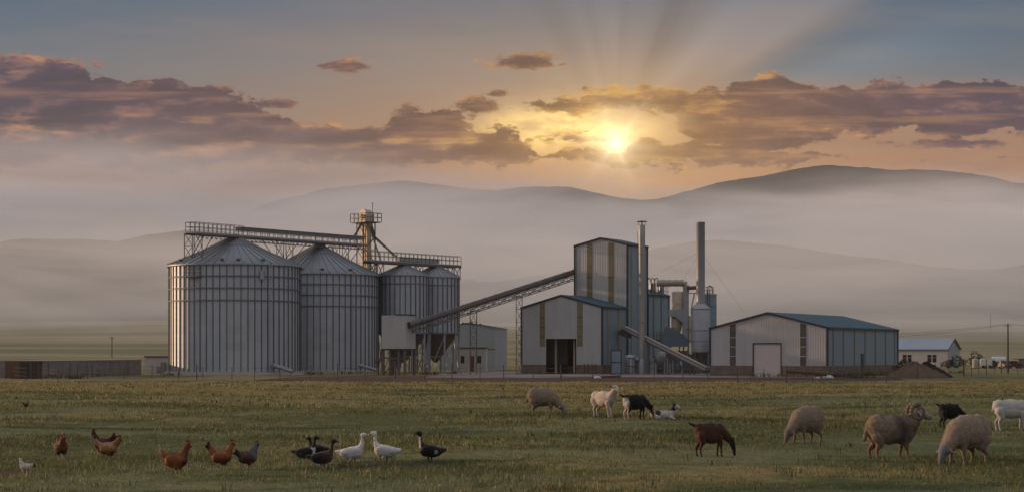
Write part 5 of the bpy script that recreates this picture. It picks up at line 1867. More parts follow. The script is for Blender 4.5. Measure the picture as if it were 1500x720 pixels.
def eyes(o, c, dy, r, s_):
    for sg in (-1, 1):
        b = MB()
        b.lathe([(0.0005, -r), (r * 0.8, -r * 0.6), (r, 0), (r * 0.8, r * 0.6), (0.0005, r)], n=10)
        b.v = [((p[0] + c[0]) * s_, (p[1] + sg * dy + c[1]) * s_, (p[2] + c[2]) * s_) for p in b.v]
        b.build('eye', M['black'], o)


def legs4(fx, hx, hip, w, thick=1.0, fstep=0.0, hstep=0.0, hoof=0.0):
    out = []
    for sg, st in ((-1, 1), (1, -1)):
        f, h = fx + fstep * st, hx + hstep * st
        y = sg * w
        out += [('c', (fx, y, hip), 0.075 * thick, (fx * 0.5 + f * 0.5 + 0.01, y, hip * 0.55), 0.042 * thick), ('c', (fx * 0.5 + f * 0.5 + 0.01, y, hip * 0.55), 0.036 * thick, (f, y, 0.06), 0.026 * thick),
                ('c', (f, y, 0.06), 0.028 * thick, (f + 0.025, y, 0.015), 0.034 * thick)]
        out += [('c', (hx, y, hip + 0.04), 0.12 * thick, (hx + 0.07, y, hip * 0.78), 0.078 * thick), ('c', (hx + 0.06, y, hip * 0.78), 0.066 * thick, (h - 0.045, y, hip * 0.46), 0.036 * thick),
                ('c', (h - 0.045, y, hip * 0.46), 0.034 * thick, (h - 0.025, y, 0.06), 0.027 * thick), ('c', (h - 0.03, y, 0.06), 0.028 * thick, (h - 0.005, y, 0.015), 0.034 * thick)]
    return out


def sheep_grazing(s_, wool_c, face_c, leg_c, bulk=1.0, nose=(0.70, 0.05)):
    nx, nz = nose
    sh = [('e', (-0.02, 0, 0.50), (0.45, 0.23 * bulk, 0.27 * bulk), 0.02), ('e', (-0.27, 0, 0.52), (0.22, 0.22 * bulk, 0.25 * bulk), 0), ('e', (0.24, 0, 0.47), (0.22, 0.205 * bulk, 0.245 * bulk), -0.2),
          ('c', (0.34, 0, 0.47), 0.155, (0.56, 0, 0.26), 0.105), ('c', (0.56, 0, 0.27), 0.095, (0.62, 0, 0.23), 0.088),
          ('c', (0.625, 0, 0.23), 0.082, (nx, 0, nz + 0.03), 0.042), ('c', (nx - 0.03, 0, nz + 0.05), 0.05, (nx, 0, nz), 0.04),
          ('c', (0.58, 0.06, 0.25), 0.03, (0.56, 0.18, 0.20), 0.02), ('c', (0.58, -0.06, 0.25), 0.03, (0.56, -0.18, 0.20), 0.02),
          ('c', (-0.46, 0, 0.56), 0.05, (-0.52, 0, 0.36), 0.04)] + legs4(0.25, -0.28, 0.36, 0.105, 1.0, 0.045, 0.04)
    head = lambda P: step(P[:, 0], 0.585, 0.63) * step(P[:, 2], 0.34, 0.30)
    low = lambda P: step(P[:, 2], 0.30, 0.22) * step(P[:, 0], 0.55, 0.5)
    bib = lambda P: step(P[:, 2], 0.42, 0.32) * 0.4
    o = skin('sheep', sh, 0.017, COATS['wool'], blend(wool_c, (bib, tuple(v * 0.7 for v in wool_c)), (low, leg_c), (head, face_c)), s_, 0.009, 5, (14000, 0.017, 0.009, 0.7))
    eyes(o, (0.645, 0, 0.20), 0.068, 0.014, s_)
    return o


def ram(s_):
    sh = [('e', (-0.02, 0, 0.51), (0.46, 0.23, 0.265), 0.0), ('e', (-0.28, 0, 0.53), (0.22, 0.22, 0.245), 0), ('e', (0.26, 0, 0.50), (0.22, 0.21, 0.275), 0.1),
          ('c', (0.34, 0, 0.56), 0.175, (0.55, 0, 0.74), 0.115), ('c', (0.40, 0, 0.46), 0.11, (0.52, 0, 0.64), 0.09),
          ('c', (0.57, 0, 0.80), 0.092, (0.70, 0, 0.755), 0.066), ('c', (0.70, 0, 0.755), 0.062, (0.82, 0, 0.705), 0.046),
          ('c', (-0.46, 0, 0.58), 0.05, (-0.53, 0, 0.34), 0.04)] + legs4(0.27, -0.31, 0.36, 0.10, 1.05, 0.035, 0.04)
    head = lambda P: step(P[:, 0], 0.55, 0.60) * step(P[:, 2], 0.66, 0.69)
    low = lambda P: step(P[:, 2], 0.30, 0.22)
    def dark(P):
        w = np.sin(P[:, 0] * 17 + P[:, 2] * 9) * 0.5 + np.sin(P[:, 2] * 23 + P[:, 0] * 5) * 0.35
        return ball(P, (0.20, 0, 0.50), 0.36, 0.16) * (0.75 + 0.3 * w)
    spot = lambda P: ball(P, (-0.10, 0, 0.78), 0.11, 0.05)
    o = skin('ram', sh, 0.017, COATS['wool'], blend((0.26, 0.195, 0.138), (dark, (0.060, 0.048, 0.042)), (spot, (0.09, 0.08, 0.075)), (low, (0.20, 0.12, 0.075)), (head, (0.33, 0.315, 0.31))), s_, 0.012, 5, (13000, 0.026, 0.010, 0.72))
    for sg in (-1, 1):
        b = MB()
        pts, rr = [], []
        for k in range(19):
            t = k / 18
            a = R(70) + t * R(385)
            rad = 0.135 * (1 - 0.42 * t)
            pts.append(((0.535 + rad * math.cos(a) * 1.15 - 0.01), sg * (0.065 + 0.11 * t), 0.80 + rad * math.sin(a)))
            rr.append(0.046 * (1 - 0.8 * t) + 0.005)
        pts = [tuple(v * s_ for v in p) for p in pts]
        b.path(pts, [r * s_ for r in rr], 9)
        b.build('horn', M['horn'], o)
        b = MB(); b.path([tuple(v * s_ for v in p) for p in ((0.56, sg * 0.08, 0.80), (0.55, sg * 0.15, 0.775), (0.55, sg * 0.21, 0.74))], [0.028 * s_, 0.03 * s_, 0.008 * s_], 8); b.build('ear', M['grey_skin'], o)
    eyes(o, (0.655, 0, 0.80), 0.066, 0.014, s_)
    return o


def goat(s_, coat, pose='graze', horn=None, tail=(-0.62, 0.72)):
    body = [('e', (0.0, 0, 0.53), (0.43, 0.17, 0.215), 0.0), ('e', (0.02, 0, 0.46), (0.33, 0.18, 0.185), 0), ('e', (-0.30, 0, 0.57), (0.17, 0.14, 0.165), 0), ('e', (0.28, 0, 0.55), (0.17, 0.13, 0.18), 0.1),
            ('c', (-0.42, 0, 0.66), 0.04, (tail[0], 0, tail[1]), 0.022)]
    if pose == 'graze':
        body += [('c', (0.33, 0, 0.55), 0.14, (0.59, 0, 0.37), 0.088), ('c', (0.62, 0, 0.35), 0.092, (0.70, 0, 0.17), 0.064), ('c', (0.70, 0, 0.17), 0.06, (0.715, 0, 0.06), 0.046)]
        ear = ((0.60, 0.06, 0.41), (0.63, 0.18, 0.40)); hb = (0.60, 0.035, 0.42, 0.53, 0.06, 0.53); ey = (0.675, 0, 0.27)
    elif pose == 'low':
        body += [('c', (0.33, 0, 0.56), 0.12, (0.60, 0, 0.44), 0.07), ('c', (0.60, 0, 0.44), 0.075, (0.74, 0, 0.36), 0.054), ('c', (0.74, 0, 0.36), 0.05, (0.80, 0, 0.33), 0.038)]
        ear = ((0.58, 0.05, 0.47), (0.55, 0.15, 0.46)); hb = (0.58, 0.035, 0.50, 0.48, 0.05, 0.56); ey = (0.68, 0, 0.41)
    else:
        body += [('c', (0.33, 0, 0.58), 0.125, (0.50, 0, 0.80), 0.075), ('c', (0.50, 0, 0.84), 0.075, (0.60, 0, 0.79), 0.055), ('c', (0.60, 0, 0.79), 0.05, (0.67, 0, 0.73), 0.036)]
        ear = ((0.49, 0.06, 0.86), (0.47, 0.19, 0.865)); hb = (0.49, 0.03, 0.90, 0.42, 0.05, 1.0); ey = (0.565, 0, 0.85)
    for sg in (-1, 1):
        body.append(('c', (ear[0][0], sg * ear[0][1], ear[0][2]), 0.03, (ear[1][0], sg * ear[1][1] * 1.1, ear[1][2]), 0.02))
    body += legs4(0.27, -0.30, 0.42, 0.085, 0.98, 0.035, 0.035)
    o = skin('goat', body, 0.0145, COATS['hair'], coat, s_, 0.0, 4, (5000, 0.018, 0.006, 0.8))
    if horn:
        for sg in (-1, 1):
            b = MB(); b.path([(hb[0] * s_, sg * hb[1] * s_, hb[2] * s_), ((hb[0] * 0.5 + hb[3] * 0.5 + 0.0) * s_, sg * hb[4] * s_, (hb[2] * 0.4 + hb[5] * 0.6) * s_), (hb[3] * s_, sg * (hb[4] + 0.01) * s_, hb[5] * s_)], [0.02 * s_, 0.015 * s_, 0.004 * s_], 8)
            b.build('horn', M['horn'], o)
    eyes(o, ey, 0.058, 0.012, s_)
    return o


def goat_lying(s_, coat):
    body = [('e', (-0.05, 0, 0.17), (0.40, 0.17, 0.17), 0.0), ('e', (-0.28, 0, 0.17), (0.18, 0.18, 0.17), 0), ('e', (0.24, 0, 0.19), (0.17, 0.14, 0.17), 0.2),
            ('c', (0.32, 0, 0.24), 0.10, (0.44, -0.02, 0.44), 0.068), ('c', (0.44, -0.02, 0.47), 0.072, (0.56, -0.03, 0.41), 0.055), ('c', (0.56, -0.03, 0.41), 0.05, (0.64, -0.03, 0.34), 0.036),
            ('c', (0.42, 0.05, 0.51), 0.022, (0.36, 0.14, 0.52), 0.014), ('c', (0.42, -0.09, 0.51), 0.022, (0.36, -0.18, 0.52), 0.014),
            ('c', (0.26, -0.12, 0.10), 0.06, (0.44, -0.14, 0.05), 0.035), ('c', (0.44, -0.14, 0.05), 0.033, (0.28, -0.18, 0.03), 0.028),
            ('c', (0.26, 0.12, 0.10), 0.06, (0.46, 0.13, 0.05), 0.035), ('c', (0.46, 0.13, 0.05), 0.033, (0.34, 0.18, 0.03), 0.028),
            ('c', (-0.28, -0.15, 0.12), 0.09, (-0.08, -0.20, 0.06), 0.05), ('c', (-0.08, -0.20, 0.05), 0.04, (-0.22, -0.23, 0.03), 0.028), ('c', (-0.44, 0, 0.22), 0.035, (-0.52, 0, 0.16), 0.02)]
    o = skin('goat', body, 0.0145, COATS['hair'], coat, s_, 0.0, 4, (5000, 0.018, 0.006, 0.8))
    for sg in (-1, 1):
        b = MB(); b.path([(0.42 * s_, (-0.02 + sg * 0.035) * s_, 0.53 * s_), (0.38 * s_, (-0.02 + sg * 0.045) * s_, 0.62 * s_), (0.32 * s_, (-0.02 + sg * 0.06) * s_, 0.68 * s_)], [0.02 * s_, 0.015 * s_, 0.004 * s_], 8); b.build('horn', M['horn'], o)
    eyes(o, (0.51, -0.025, 0.46), 0.058, 0.012, s_)
    return o


def hen(s_, coat, pose='stand', comb=True, tail_up=1.0, comb_mat='comb'):
    hx, hz = (0.165, 0.445) if pose == 'stand' else (0.19, 0.40)
    tz = 0.40 * tail_up + 0.02
    sh = [('e', (0.0, 0, 0.235), (0.165, 0.105, 0.105), -0.12), ('e', (0.06, 0, 0.225), (0.10, 0.10, 0.105), 0), ('e', (-0.06, 0, 0.215), (0.11, 0.10, 0.10), 0),
          ('c', (-0.10, 0, 0.26), 0.07, (-0.19, 0, tz - 0.06), 0.035), ('c', (-0.16, 0, 0.29), 0.045, (-0.215, 0, tz), 0.022), ('c', (-0.15, 0, 0.27), 0.04, (-0.25, 0, tz - 0.05), 0.018),
          ('c', (0.09, 0, 0.28), 0.075, (hx - 0.02, 0, hz - 0.055), 0.04), ('c', (hx - 0.01, 0, hz - 0.02), 0.036, (hx + 0.005, 0, hz), 0.036),
          ('e', (-0.01, 0.075, 0.235), (0.13, 0.045, 0.07), -0.1), ('e', (-0.01, -0.075, 0.235), (0.13, 0.045, 0.07), -0.1)]
    for sg in (-1, 1):
        fx = 0.02 + sg * 0.02
        sh += [('c', (fx, sg * 0.045, 0.16), 0.048, (fx + 0.01, sg * 0.045, 0.10), 0.024), ('c', (fx + 0.01, sg * 0.045, 0.10), 0.013, (fx, sg * 0.045, 0.012), 0.012),
               ('c', (fx, sg * 0.045, 0.012), 0.011, (fx + 0.05, sg * 0.045, 0.008), 0.007), ('c', (fx, sg * 0.045, 0.012), 0.010, (fx + 0.035, sg * 0.075, 0.008), 0.006), ('c', (fx, sg * 0.045, 0.012), 0.010, (fx + 0.035, sg * 0.02, 0.008), 0.006)]
    leg = lambda P: step(P[:, 2], 0.105, 0.09)
    def full(P):
        C = coat(P)
        w = leg(P)[:, None]
        return C * (1 - w) + np.array((0.38, 0.27, 0.12)) * w
    o = skin('hen', sh, 0.0085, COATS['feather'], full, s_, 0.0, 3, (2200, 0.022, 0.012, 0.9))
    b = MB(); b.tube(((hx + 0.028) * s_, 0, (hz - 0.002) * s_), ((hx + 0.068) * s_, 0, (hz - 0.016) * s_), 0.015 * s_, 0.003 * s_, 8); b.build('beak', M['beak_pale'], o)
    if comb:
        b = MB()
        b.prism([(v[0] * s_, v[1] * s_) for v in ((hx - 0.035, hz + 0.026), (hx - 0.04, hz + 0.062), (hx - 0.02, hz + 0.048), (hx - 0.008, hz + 0.072), (hx + 0.006, hz + 0.05), (hx + 0.02, hz + 0.066), (hx + 0.034, hz + 0.03), (hx + 0.03, hz + 0.018))], -0.008 * s_, 0.008 * s_)
        b.build('comb', M[comb_mat], o)
        b = MB(); b.tube(((hx + 0.03) * s_, 0, (hz - 0.015) * s_), ((hx + 0.034) * s_, 0, (hz - 0.055) * s_), 0.014 * s_, 0.017 * s_, 8); b.build('wattle', M[comb_mat], o)
    eyes(o, (hx + 0.012, 0, hz + 0.006), 0.033, 0.006, s_)
    return o


def duck(s_, coat, bill, legc, neck=1.0):
    hx, hz = 0.20, 0.30 + 0.19 * neck
    sh = [('e', (-0.02, 0, 0.19), (0.22, 0.115, 0.105), 0.16), ('e', (0.08, 0, 0.20), (0.12, 0.105, 0.11), 0.3), ('e', (-0.12, 0, 0.185), (0.15, 0.10, 0.085), 0.0),
          ('c', (-0.20, 0, 0.19), 0.06, (-0.33, 0, 0.215), 0.018), ('c', (-0.18, 0, 0.18), 0.05, (-0.29, 0.02, 0.19), 0.02),
          ('c', (0.13, 0, 0.24), 0.07, (0.175, 0, 0.34), 0.036), ('c', (0.175, 0, 0.34), 0.034, (hx - 0.015, 0, hz - 0.04), 0.030),
          ('c', (hx - 0.01, 0, hz - 0.01), 0.046, (hx + 0.03, 0, hz - 0.005), 0.038),
          ('e', (-0.05, 0.085, 0.215), (0.19, 0.035, 0.065), 0.12), ('e', (-0.05, -0.085, 0.215), (0.19, 0.035, 0.065), 0.12)]
    for sg in (-1, 1):
        fx = -0.01 + sg * 0.03
        sh += [('c', (fx, sg * 0.05, 0.12), 0.035, (fx, sg * 0.05, 0.07), 0.018), ('c', (fx, sg * 0.05, 0.08), 0.014, (fx + 0.005, sg * 0.05, 0.012), 0.013), ('c', (fx, sg * 0.05, 0.012), 0.012, (fx + 0.06, sg * 0.06, 0.009), 0.009), ('c', (fx, sg * 0.05, 0.012), 0.012, (fx + 0.055, sg * 0.03, 0.009), 0.009)]
    leg = lambda P: step(P[:, 2], 0.085, 0.07)
    def full(P):
        C = coat(P)
        w = leg(P)[:, None]
        return C * (1 - w) + np.array(legc) * w
    o = skin('duck', sh, 0.0085, COATS['feather'], full, s_, 0.0, 3, (2200, 0.022, 0.012, 0.9))
    b = MB()
    x0, x1 = hx + 0.055, hx + 0.125
    b.add([(v[0] * s_, v[1] * s_, v[2] * s_) for v in ((x0, -0.022, hz - 0.024), (x0, 0.022, hz - 0.024), (x0, 0.018, hz + 0.014), (x0, -0.018, hz + 0.014), (x1, -0.022, hz - 0.034), (x1, 0.022, hz - 0.034), (x1, 0.018, hz - 0.022), (x1, -0.018, hz - 0.022))],
          [(0, 3, 2, 1), (4, 5, 6, 7), (0, 1, 5, 4), (1, 2, 6, 5), (2, 3, 7, 6), (3, 0, 4, 7)], True)
    b.build('bill', M[bill], o)
    eyes(o, (hx + 0.03, 0, hz + 0.006), 0.037, 0.007, s_)
    return o


M['horn'] = mat_plain('ridged_horn', (0.20, 0.15, 0.11), 0.6, 0.0, 0.5, 30.0, 0.4, 0.5)
M['grey_skin'] = mat_plain('grey_ear_skin', (0.28, 0.24, 0.22), 0.9, 0.0, 0.2)
M['comb'] = mat_plain('red_comb', (0.30, 0.022, 0.018), 0.6, 0.0, 0.2, 30.0)
M['dark_comb'] = mat_plain('dull_red_comb', (0.14, 0.03, 0.025), 0.6, 0.0, 0.2, 30.0)
M['beak_pale'] = mat_plain('horn_beak', (0.30, 0.22, 0.12), 0.5, 0.0, 0.2, 30.0)
M['bill_yellow'] = mat_plain('yellow_bill', (0.48, 0.28, 0.05), 0.5, 0.0, 0.2, 30.0)
M['bill_dark'] = mat_plain('dark_bill', (0.05, 0.045, 0.04), 0.5, 0.0, 0.2, 30.0)


def build_animals():
    W1, W2 = (0.285, 0.215, 0.155), (0.26, 0.20, 0.15)
    gs, gg, gh, gd = 'sheep grazing on the meadow', 'goats on the meadow', 'hens on the meadow', 'ducks on the meadow'
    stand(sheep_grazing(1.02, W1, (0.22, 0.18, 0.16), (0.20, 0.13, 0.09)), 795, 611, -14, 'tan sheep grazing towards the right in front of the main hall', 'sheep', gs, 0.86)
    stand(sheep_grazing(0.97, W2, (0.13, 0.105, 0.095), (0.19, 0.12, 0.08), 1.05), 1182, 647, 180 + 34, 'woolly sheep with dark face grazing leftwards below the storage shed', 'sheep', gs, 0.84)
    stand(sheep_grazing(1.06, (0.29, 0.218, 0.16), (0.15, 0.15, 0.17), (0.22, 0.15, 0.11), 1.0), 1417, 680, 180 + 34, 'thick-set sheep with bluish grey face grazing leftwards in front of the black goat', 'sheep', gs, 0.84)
    stand(ram(1.0), 1304, 671, 8, 'ram with curled horns and dark patched wool standing with raised head', 'ram', None, 0.86)

    white = (0.50, 0.425, 0.37)
    stand(goat(0.95, blend(white, (lambda P: step(P[:, 2], 0.36, 0.2) * 0.25, (0.35, 0.22, 0.15)), (lambda P: ball(P, (0.66, 0, 0.73), 0.07), (0.35, 0.25, 0.22)), (lambda P: step(np.abs(P[:, 1]), 0.11, 0.15) * step(P[:, 2], 0.82, 0.84), (0.16, 0.11, 0.09))), 'stand', False, (-0.52, 0.62)),
          884, 614, -52, 'cream white goat standing with dark ears and looking at the viewer', 'goat', gg)
    bw = blend((0.014, 0.012, 0.012), (lambda P: step(P[:, 0], -0.28, -0.33) * step(P[:, 2], 0.66, 0.60), white), (lambda P: step(P[:, 2], 0.2, 0.16) * step(P[:, 0], -0.1, -0.2), (0.45, 0.36, 0.30)), (lambda P: step(P[:, 0], 0.62, 0.65), (0.20, 0.10, 0.065)))
    stand(goat(0.90, bw, 'graze', False, (-0.60, 0.72)), 930, 618, 16, 'black goat with white hindquarters grazing beside the standing cream goat', 'goat', gg, 0.78)
    lw = blend((0.52, 0.49, 0.48), (lambda P: step(P[:, 2], 0.30, 0.34) * step(P[:, 0], 0.49, 0.46), (0.02, 0.018, 0.018)), (lambda P: ball(P, (-0.2, -0.1, 0.25), 0.14, 0.05), (0.03, 0.027, 0.026)), (lambda P: ball(P, (0.63, -0.03, 0.35), 0.06), (0.02, 0.018, 0.018)), (lambda P: ball(P, (0.47, -0.1, 0.43), 0.07, 0.02), (0.5, 0.47, 0.46)))
    stand(goat_lying(0.84, lw), 971, 616, 3, 'white goat with black marked head lying in the grass', 'goat', gg, 0.86).location.z -= 0.05
    brown = blend((0.070, 0.027, 0.015), (lambda P: step(P[:, 0], 0.60, 0.64), (0.013, 0.009, 0.008)), (lambda P: step(P[:, 2], 0.25, 0.15) * 0.6, (0.02, 0.013, 0.010)), (lambda P: step(P[:, 2], 0.62, 0.72) * 0.5, (0.03, 0.016, 0.011)))
    stand(goat(0.80, brown, 'graze', False, (-0.62, 0.72)), 1040, 671, 8, 'dark brown goat grazing alone in the near meadow', 'goat', gg, 0.74)
    stand(goat(0.80, flat((0.011, 0.010, 0.010)), 'low', True, (-0.60, 0.72)), 1391, 630, 6, 'all black goat grazing behind the thick-set sheep', 'goat', gg, 0.68)
    stand(goat(0.96, blend((0.47, 0.44, 0.425), (lambda P: step(P[:, 2], 0.36, 0.2) * 0.25, (0.35, 0.25, 0.2))), 'graze', False, (-0.47, 0.45)), 1481, 633, -8, 'white goat grazing at the right edge of the picture', 'goat', gg, 0.9)

    rust, deep, tan_, blk = (0.26, 0.085, 0.028), (0.13, 0.045, 0.018), (0.34, 0.17, 0.075), (0.016, 0.013, 0.012)
    tailm = lambda P: step(P[:, 0], -0.17, -0.21)
    neckm = lambda P: step(P[:, 0] + P[:, 2] * 0.35, 0.19, 0.25)
    headm = lambda P: step(P[:, 2], 0.40, 0.43) * step(P[:, 0], 0.08, 0.12)
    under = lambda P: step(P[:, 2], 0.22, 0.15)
    scal = lambda P: (0.5 + 0.5 * np.sin(P[:, 0] * 70 + np.sin(P[:, 2] * 60) * 1.5)) * 0.35
    hd = lambda P: headm(P) * 0.8
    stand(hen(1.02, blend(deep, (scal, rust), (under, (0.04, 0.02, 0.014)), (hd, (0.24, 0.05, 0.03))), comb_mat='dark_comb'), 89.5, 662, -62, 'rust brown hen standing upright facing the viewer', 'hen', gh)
    stand(hen(1.0, blend((0.045, 0.018, 0.012), (scal, (0.09, 0.03, 0.018)), (hd, (0.10, 0.03, 0.02))), comb_mat='dark_comb'), 150, 657, 180, 'dark chestnut hen facing left, partly behind the tan hen', 'hen', gh)
    stand(hen(1.0, blend(tan_, (scal, (0.46, 0.27, 0.14)), (neckm, (0.24, 0.085, 0.035)), (lambda P: step(P[:, 2], 0.20, 0.14), (0.16, 0.06, 0.03))), 'fwd', comb_mat='dark_comb', tail_up=0.9), 159, 664, 6, 'tan hen with russet neck facing right', 'hen', gh)
    stand(hen(0.58, blend((0.55, 0.46, 0.40), (lambda P: step(P[:, 0], -0.19, -0.22), blk), (lambda P: ball(P, (0.02, 0, 0.30), 0.05, 0.03) * 0.8, (0.06, 0.05, 0.05))), comb=False, tail_up=0.72), 38, 687, 172, 'small white hen with black tipped tail beside bare soil', 'hen', gh)
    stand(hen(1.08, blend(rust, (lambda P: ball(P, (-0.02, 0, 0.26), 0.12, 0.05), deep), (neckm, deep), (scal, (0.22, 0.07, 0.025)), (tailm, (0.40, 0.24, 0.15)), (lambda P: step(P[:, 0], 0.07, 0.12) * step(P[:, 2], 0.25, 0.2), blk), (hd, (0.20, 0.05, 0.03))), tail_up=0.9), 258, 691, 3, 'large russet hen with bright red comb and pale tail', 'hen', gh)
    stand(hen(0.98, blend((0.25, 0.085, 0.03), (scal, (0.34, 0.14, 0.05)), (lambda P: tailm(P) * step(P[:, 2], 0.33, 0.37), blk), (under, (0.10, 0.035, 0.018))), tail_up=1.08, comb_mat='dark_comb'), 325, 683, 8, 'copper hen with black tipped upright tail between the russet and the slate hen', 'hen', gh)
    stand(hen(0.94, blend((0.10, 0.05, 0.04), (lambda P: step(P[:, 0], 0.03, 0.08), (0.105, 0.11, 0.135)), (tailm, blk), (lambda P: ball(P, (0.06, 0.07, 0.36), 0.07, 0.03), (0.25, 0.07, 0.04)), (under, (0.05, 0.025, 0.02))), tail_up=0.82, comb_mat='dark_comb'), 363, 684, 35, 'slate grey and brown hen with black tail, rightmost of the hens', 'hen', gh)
    stand(hen(0.55, flat((0.09, 0.035, 0.018)), tail_up=0.9, comb_mat='dark_comb'), 38, 597, 60, 'tiny distant brown hen alone far up the meadow', 'hen', gh)

    wh = blend((0.66, 0.63, 0.62), (lambda P: step(P[:, 0], 0.08, 0.16) * step(P[:, 2], 0.30, 0.22) * 0.35, (0.5, 0.3, 0.15)))
    orange = (0.42, 0.17, 0.07)
    stand(duck(1.0, wh, 'bill_yellow', orange, 0.96), 517, 678, 0, 'white duck facing right towards its white companion', 'duck', gd, 0.84)
    stand(duck(1.0, wh, 'bill_yellow', orange, 0.96), 563, 676, 180, 'white duck facing left towards its white companion', 'duck', gd, 0.84)
    neckw = lambda P: ((P[:, 0] > 0.165 + 0.0 * P[:, 2]) * (P[:, 2] > 0.24) * (P[:, 2] < 0.425)).astype(float)
    bd = blend((0.022, 0.017, 0.017), (lambda P: ball(P, (0.14, 0, 0.19), 0.10, 0.04) * 0.9, (0.10, 0.045, 0.03)), (neckw, (0.50, 0.44, 0.40)), (lambda P: ball(P, (-0.14, -0.1, 0.17), 0.05, 0.02) + ball(P, (-0.14, 0.1, 0.17), 0.05, 0.02), (0.45, 0.42, 0.4)))
    stand(duck(0.98, bd, 'bill_dark', (0.05, 0.035, 0.03), 1.0), 629, 677, 180, 'black duck with white throat facing left, apart on the right', 'duck', gd, 0.84)
    b2 = blend((0.025, 0.022, 0.026), (lambda P: ((P[:, 0] > 0.10) * (P[:, 2] < 0.29) * (P[:, 2] > 0.12) * (np.abs(P[:, 1]) < 0.08)).astype(float), (0.48, 0.44, 0.42)), (lambda P: ball(P, (-0.12, -0.1, 0.16), 0.06, 0.03), (0.07, 0.075, 0.095)))
    stand(duck(0.90, b2, 'bill_dark', (0.3, 0.16, 0.09), 0.9), 449, 673, 0, 'dark duck with white breast, leftmost of the ducks', 'duck', gd, 0.84)
    b3 = blend((0.075, 0.040, 0.027), (lambda P: step(P[:, 0], 0.03, -0.04), (0.030, 0.026, 0.030)), (lambda P: step(P[:, 2], 0.40, 0.43), (0.03, 0.024, 0.022)))
    stand(duck(0.94, b3, 'bill_dark', (0.34, 0.2, 0.13), 0.88), 473, 684, 6, 'brown breasted dark duck standing in front of the two black ducks', 'duck', gd, 0.84)
    stand(duck(0.88, flat((0.014, 0.012, 0.013)), 'bill_dark', (0.05, 0.035, 0.03), 0.62), 465, 668, 168, 'black duck half hidden behind the brown breasted duck', 'duck', gd, 0.84)


build_animals()


# ------------------------------------------------------------------ grass
def mat_grass():
    m, nt, b = new_mat('grass_blades')
    pos = position(nt)
    at_ = nt.nodes.new('ShaderNodeAttribute')
    at_.attribute_name = 'tint'
    tint = F(nt, at_.outputs['Fac'])
    c, fine = meadow_colour(nt, pos, (tint - 0.5) * 0.7)
    c = scale_col(nt, c, tint * 0.9 + 0.8)
    setcol(nt, b, c, 0.5, 0.3)
    tr = nt.nodes.new('ShaderNodeBsdfTranslucent')
    nt.links.new(scale_col(nt, c, 1.2), tr.inputs['Color'])
    mx = nt.nodes.new('ShaderNodeMixShader')
    mx.inputs[0].default_value = 0.35
    nt.links.new(b.outputs[0], mx.inputs[1])
    nt.links.new(tr.outputs[0], mx.inputs[2])
    nt.links.new(mx.outputs[0], nt.nodes['Material Output'].inputs['Surface'])
    return m


def tall_field(x, y):
    """Where the sward grows taller (0..1): broken tussocky patches."""
    v = np.sin(x * 0.9 + 2.1 * np.sin(y * 0.31)) + np.sin(y * 0.53 + 1.7 * np.sin(x * 0.42 + 1.0)) + 0.8 * np.sin(x * 0.23 - y * 0.17 + 2) + 0.6 * np.sin(x * 2.3 + y * 1.9)
    return np.clip(0.42 + v * 0.22, 0, 1)


SOIL = (at(4, 27.2), 27.2, 0.55, 1.1)      # bare scratched earth by the small hen


def build_soil():
    a = np.linspace(0, 2 * np.pi, 25)[:-1]
    vs = [(SOIL[0], SOIL[1], gz(SOIL[0], SOIL[1]) + 0.02)]
    for f in (0.5, 1.0):
        for t in a:
            k = f * (1 + 0.15 * math.sin(3 * t + 1) + 0.08 * math.sin(7 * t))
            x, y = SOIL[0] + SOIL[2] * 1.1 * k * math.cos(t), SOIL[1] + SOIL[3] * 1.1 * k * math.sin(t)
            vs.append((x, y, gz(x, y) + (0.035 if f < 1 else 0.004) + 0.012 * math.sin(t * 5)))
    b = MB()
    n = len(a)
    b.add(vs, [(0, 1 + k, 1 + (k + 1) % n) for k in range(n)] + [(1 + k, 1 + n + k, 1 + n + (k + 1) % n, 1 + (k + 1) % n) for k in range(n)], True)
    tag(b.build('soil_patch', mat_dirt()), 'patch of bare reddish soil at the left edge of the meadow', kind='structure')


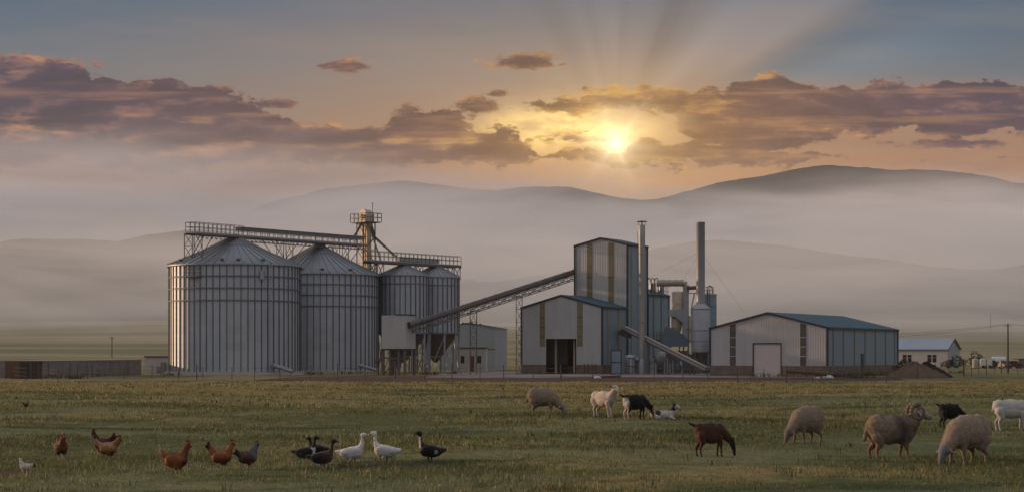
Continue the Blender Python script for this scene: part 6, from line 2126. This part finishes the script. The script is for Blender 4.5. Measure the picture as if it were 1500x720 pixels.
def build_grass():
    rng = np.random.default_rng(5)
    V, Fc, T = [], [], []
    base = 0
    # (from, to, tufts per square metre, blades per tuft, height, blade width)
    for y0, y1, dens, nb, hh, ww in ((18.5, 34, 75, 7, 0.105, 0.011), (34, 62, 28, 7, 0.115, 0.018), (62, 115, 8.0, 6, 0.14, 0.036), (115, 187, 3.0, 5, 0.17, 0.075)):
        wid = lambda y: 0.34 * y + 3.0
        area = (wid(y0) + wid(y1)) * (y1 - y0)
        n = int(area * dens)
        y = np.sqrt(rng.uniform(0, 1, n) * (y1 ** 2 - y0 ** 2) + y0 ** 2)
        x = rng.uniform(-1, 1, n) * wid(y)
        tf = tall_field(x, y)
        bare = ((x - SOIL[0]) / SOIL[2]) ** 2 + ((y - SOIL[1]) / SOIL[3]) ** 2 < rng.uniform(0.6, 1.1, n)
        keep = (rng.uniform(0, 1, n) < 0.35 + 0.65 * tf) & ~bare
        x, y, tf = x[keep], y[keep], tf[keep]
        n = len(x)
        X = np.repeat(x, nb) + rng.normal(0, 0.05 + ww * 1.5, n * nb)
        Y = np.repeat(y, nb) + rng.normal(0, 0.05 + ww * 1.5, n * nb)
        tt = np.repeat(np.clip(rng.normal(0.5, 0.2, n), 0, 1), nb)
        tt = np.clip(tt + rng.normal(0, 0.12, n * nb), 0, 1)
        weed = np.repeat(rng.uniform(0, 1, n) < 0.006, nb)
        tt = np.where(weed, -0.45, tt)
        big = np.repeat((rng.uniform(0, 1, n) < 0.012) * 1.1, nb)
        Hh = hh * (np.repeat(0.30 + 0.9 * tf ** 1.6, nb) + big) * rng.uniform(0.45, 1.25, n * nb)
        Hh = np.where(weed, hh * rng.uniform(0.7, 1.5, n * nb), Hh)
        Z = ground_z(X, Y) - 0.01
        az = rng.uniform(0, 2 * np.pi, n * nb)
        lean = rng.uniform(0.1, 0.9, n * nb)
        dx, dy = np.cos(az), np.sin(az)
        fa = rng.uniform(0, 2 * np.pi, n * nb)
        wx, wy = np.cos(fa) * ww / 2, np.sin(fa) * ww / 2
        mx_, my_ = X + dx * Hh * lean * 0.3, Y + dy * Hh * lean * 0.3
        tx, ty = X + dx * Hh * lean, Y + dy * Hh * lean
        c = np.stack([np.stack([X - wx, Y - wy, Z], -1), np.stack([X + wx, Y + wy, Z], -1),
                      np.stack([mx_ + wx * 0.8, my_ + wy * 0.8, Z + Hh * 0.6], -1), np.stack([mx_ - wx * 0.8, my_ - wy * 0.8, Z + Hh * 0.6], -1),
                      np.stack([tx, ty, Z + Hh * (1.05 - 0.25 * lean)], -1)], 1)
        k = n * nb
        V.append(c.reshape(-1, 3))
        i0 = base + np.arange(k) * 5
        Fc.append(np.stack([i0, i0 + 1, i0 + 2, i0, i0 + 2, i0 + 3, i0 + 3, i0 + 2, i0 + 4], -1).reshape(-1, 3))
        T.append(np.repeat(tt, 5))
        base += k * 5
    V, Fc, T = np.concatenate(V), np.concatenate(Fc), np.concatenate(T)
    me = bpy.data.meshes.new('grass')
    me.vertices.add(len(V)); me.vertices.foreach_set('co', V.astype(np.float32).ravel())
    me.loops.add(Fc.size); me.loops.foreach_set('vertex_index', Fc.astype(np.int32).ravel())
    me.polygons.add(len(Fc)); me.polygons.foreach_set('loop_start', (np.arange(len(Fc)) * 3).astype(np.int32)); me.polygons.foreach_set('loop_total', np.full(len(Fc), 3, np.int32))
    a = me.attributes.new('tint', 'FLOAT', 'POINT')
    a.data.foreach_set('value', T.astype(np.float32))
    me.update()
    me.materials.append(mat_grass())
    o = link(bpy.data.objects.new('grass', me))
    tag(o, 'short tussocky meadow grass, green with straw coloured patches', kind='stuff')
    print('grass blades', len(Fc) // 3)


build_soil()
build_grass()
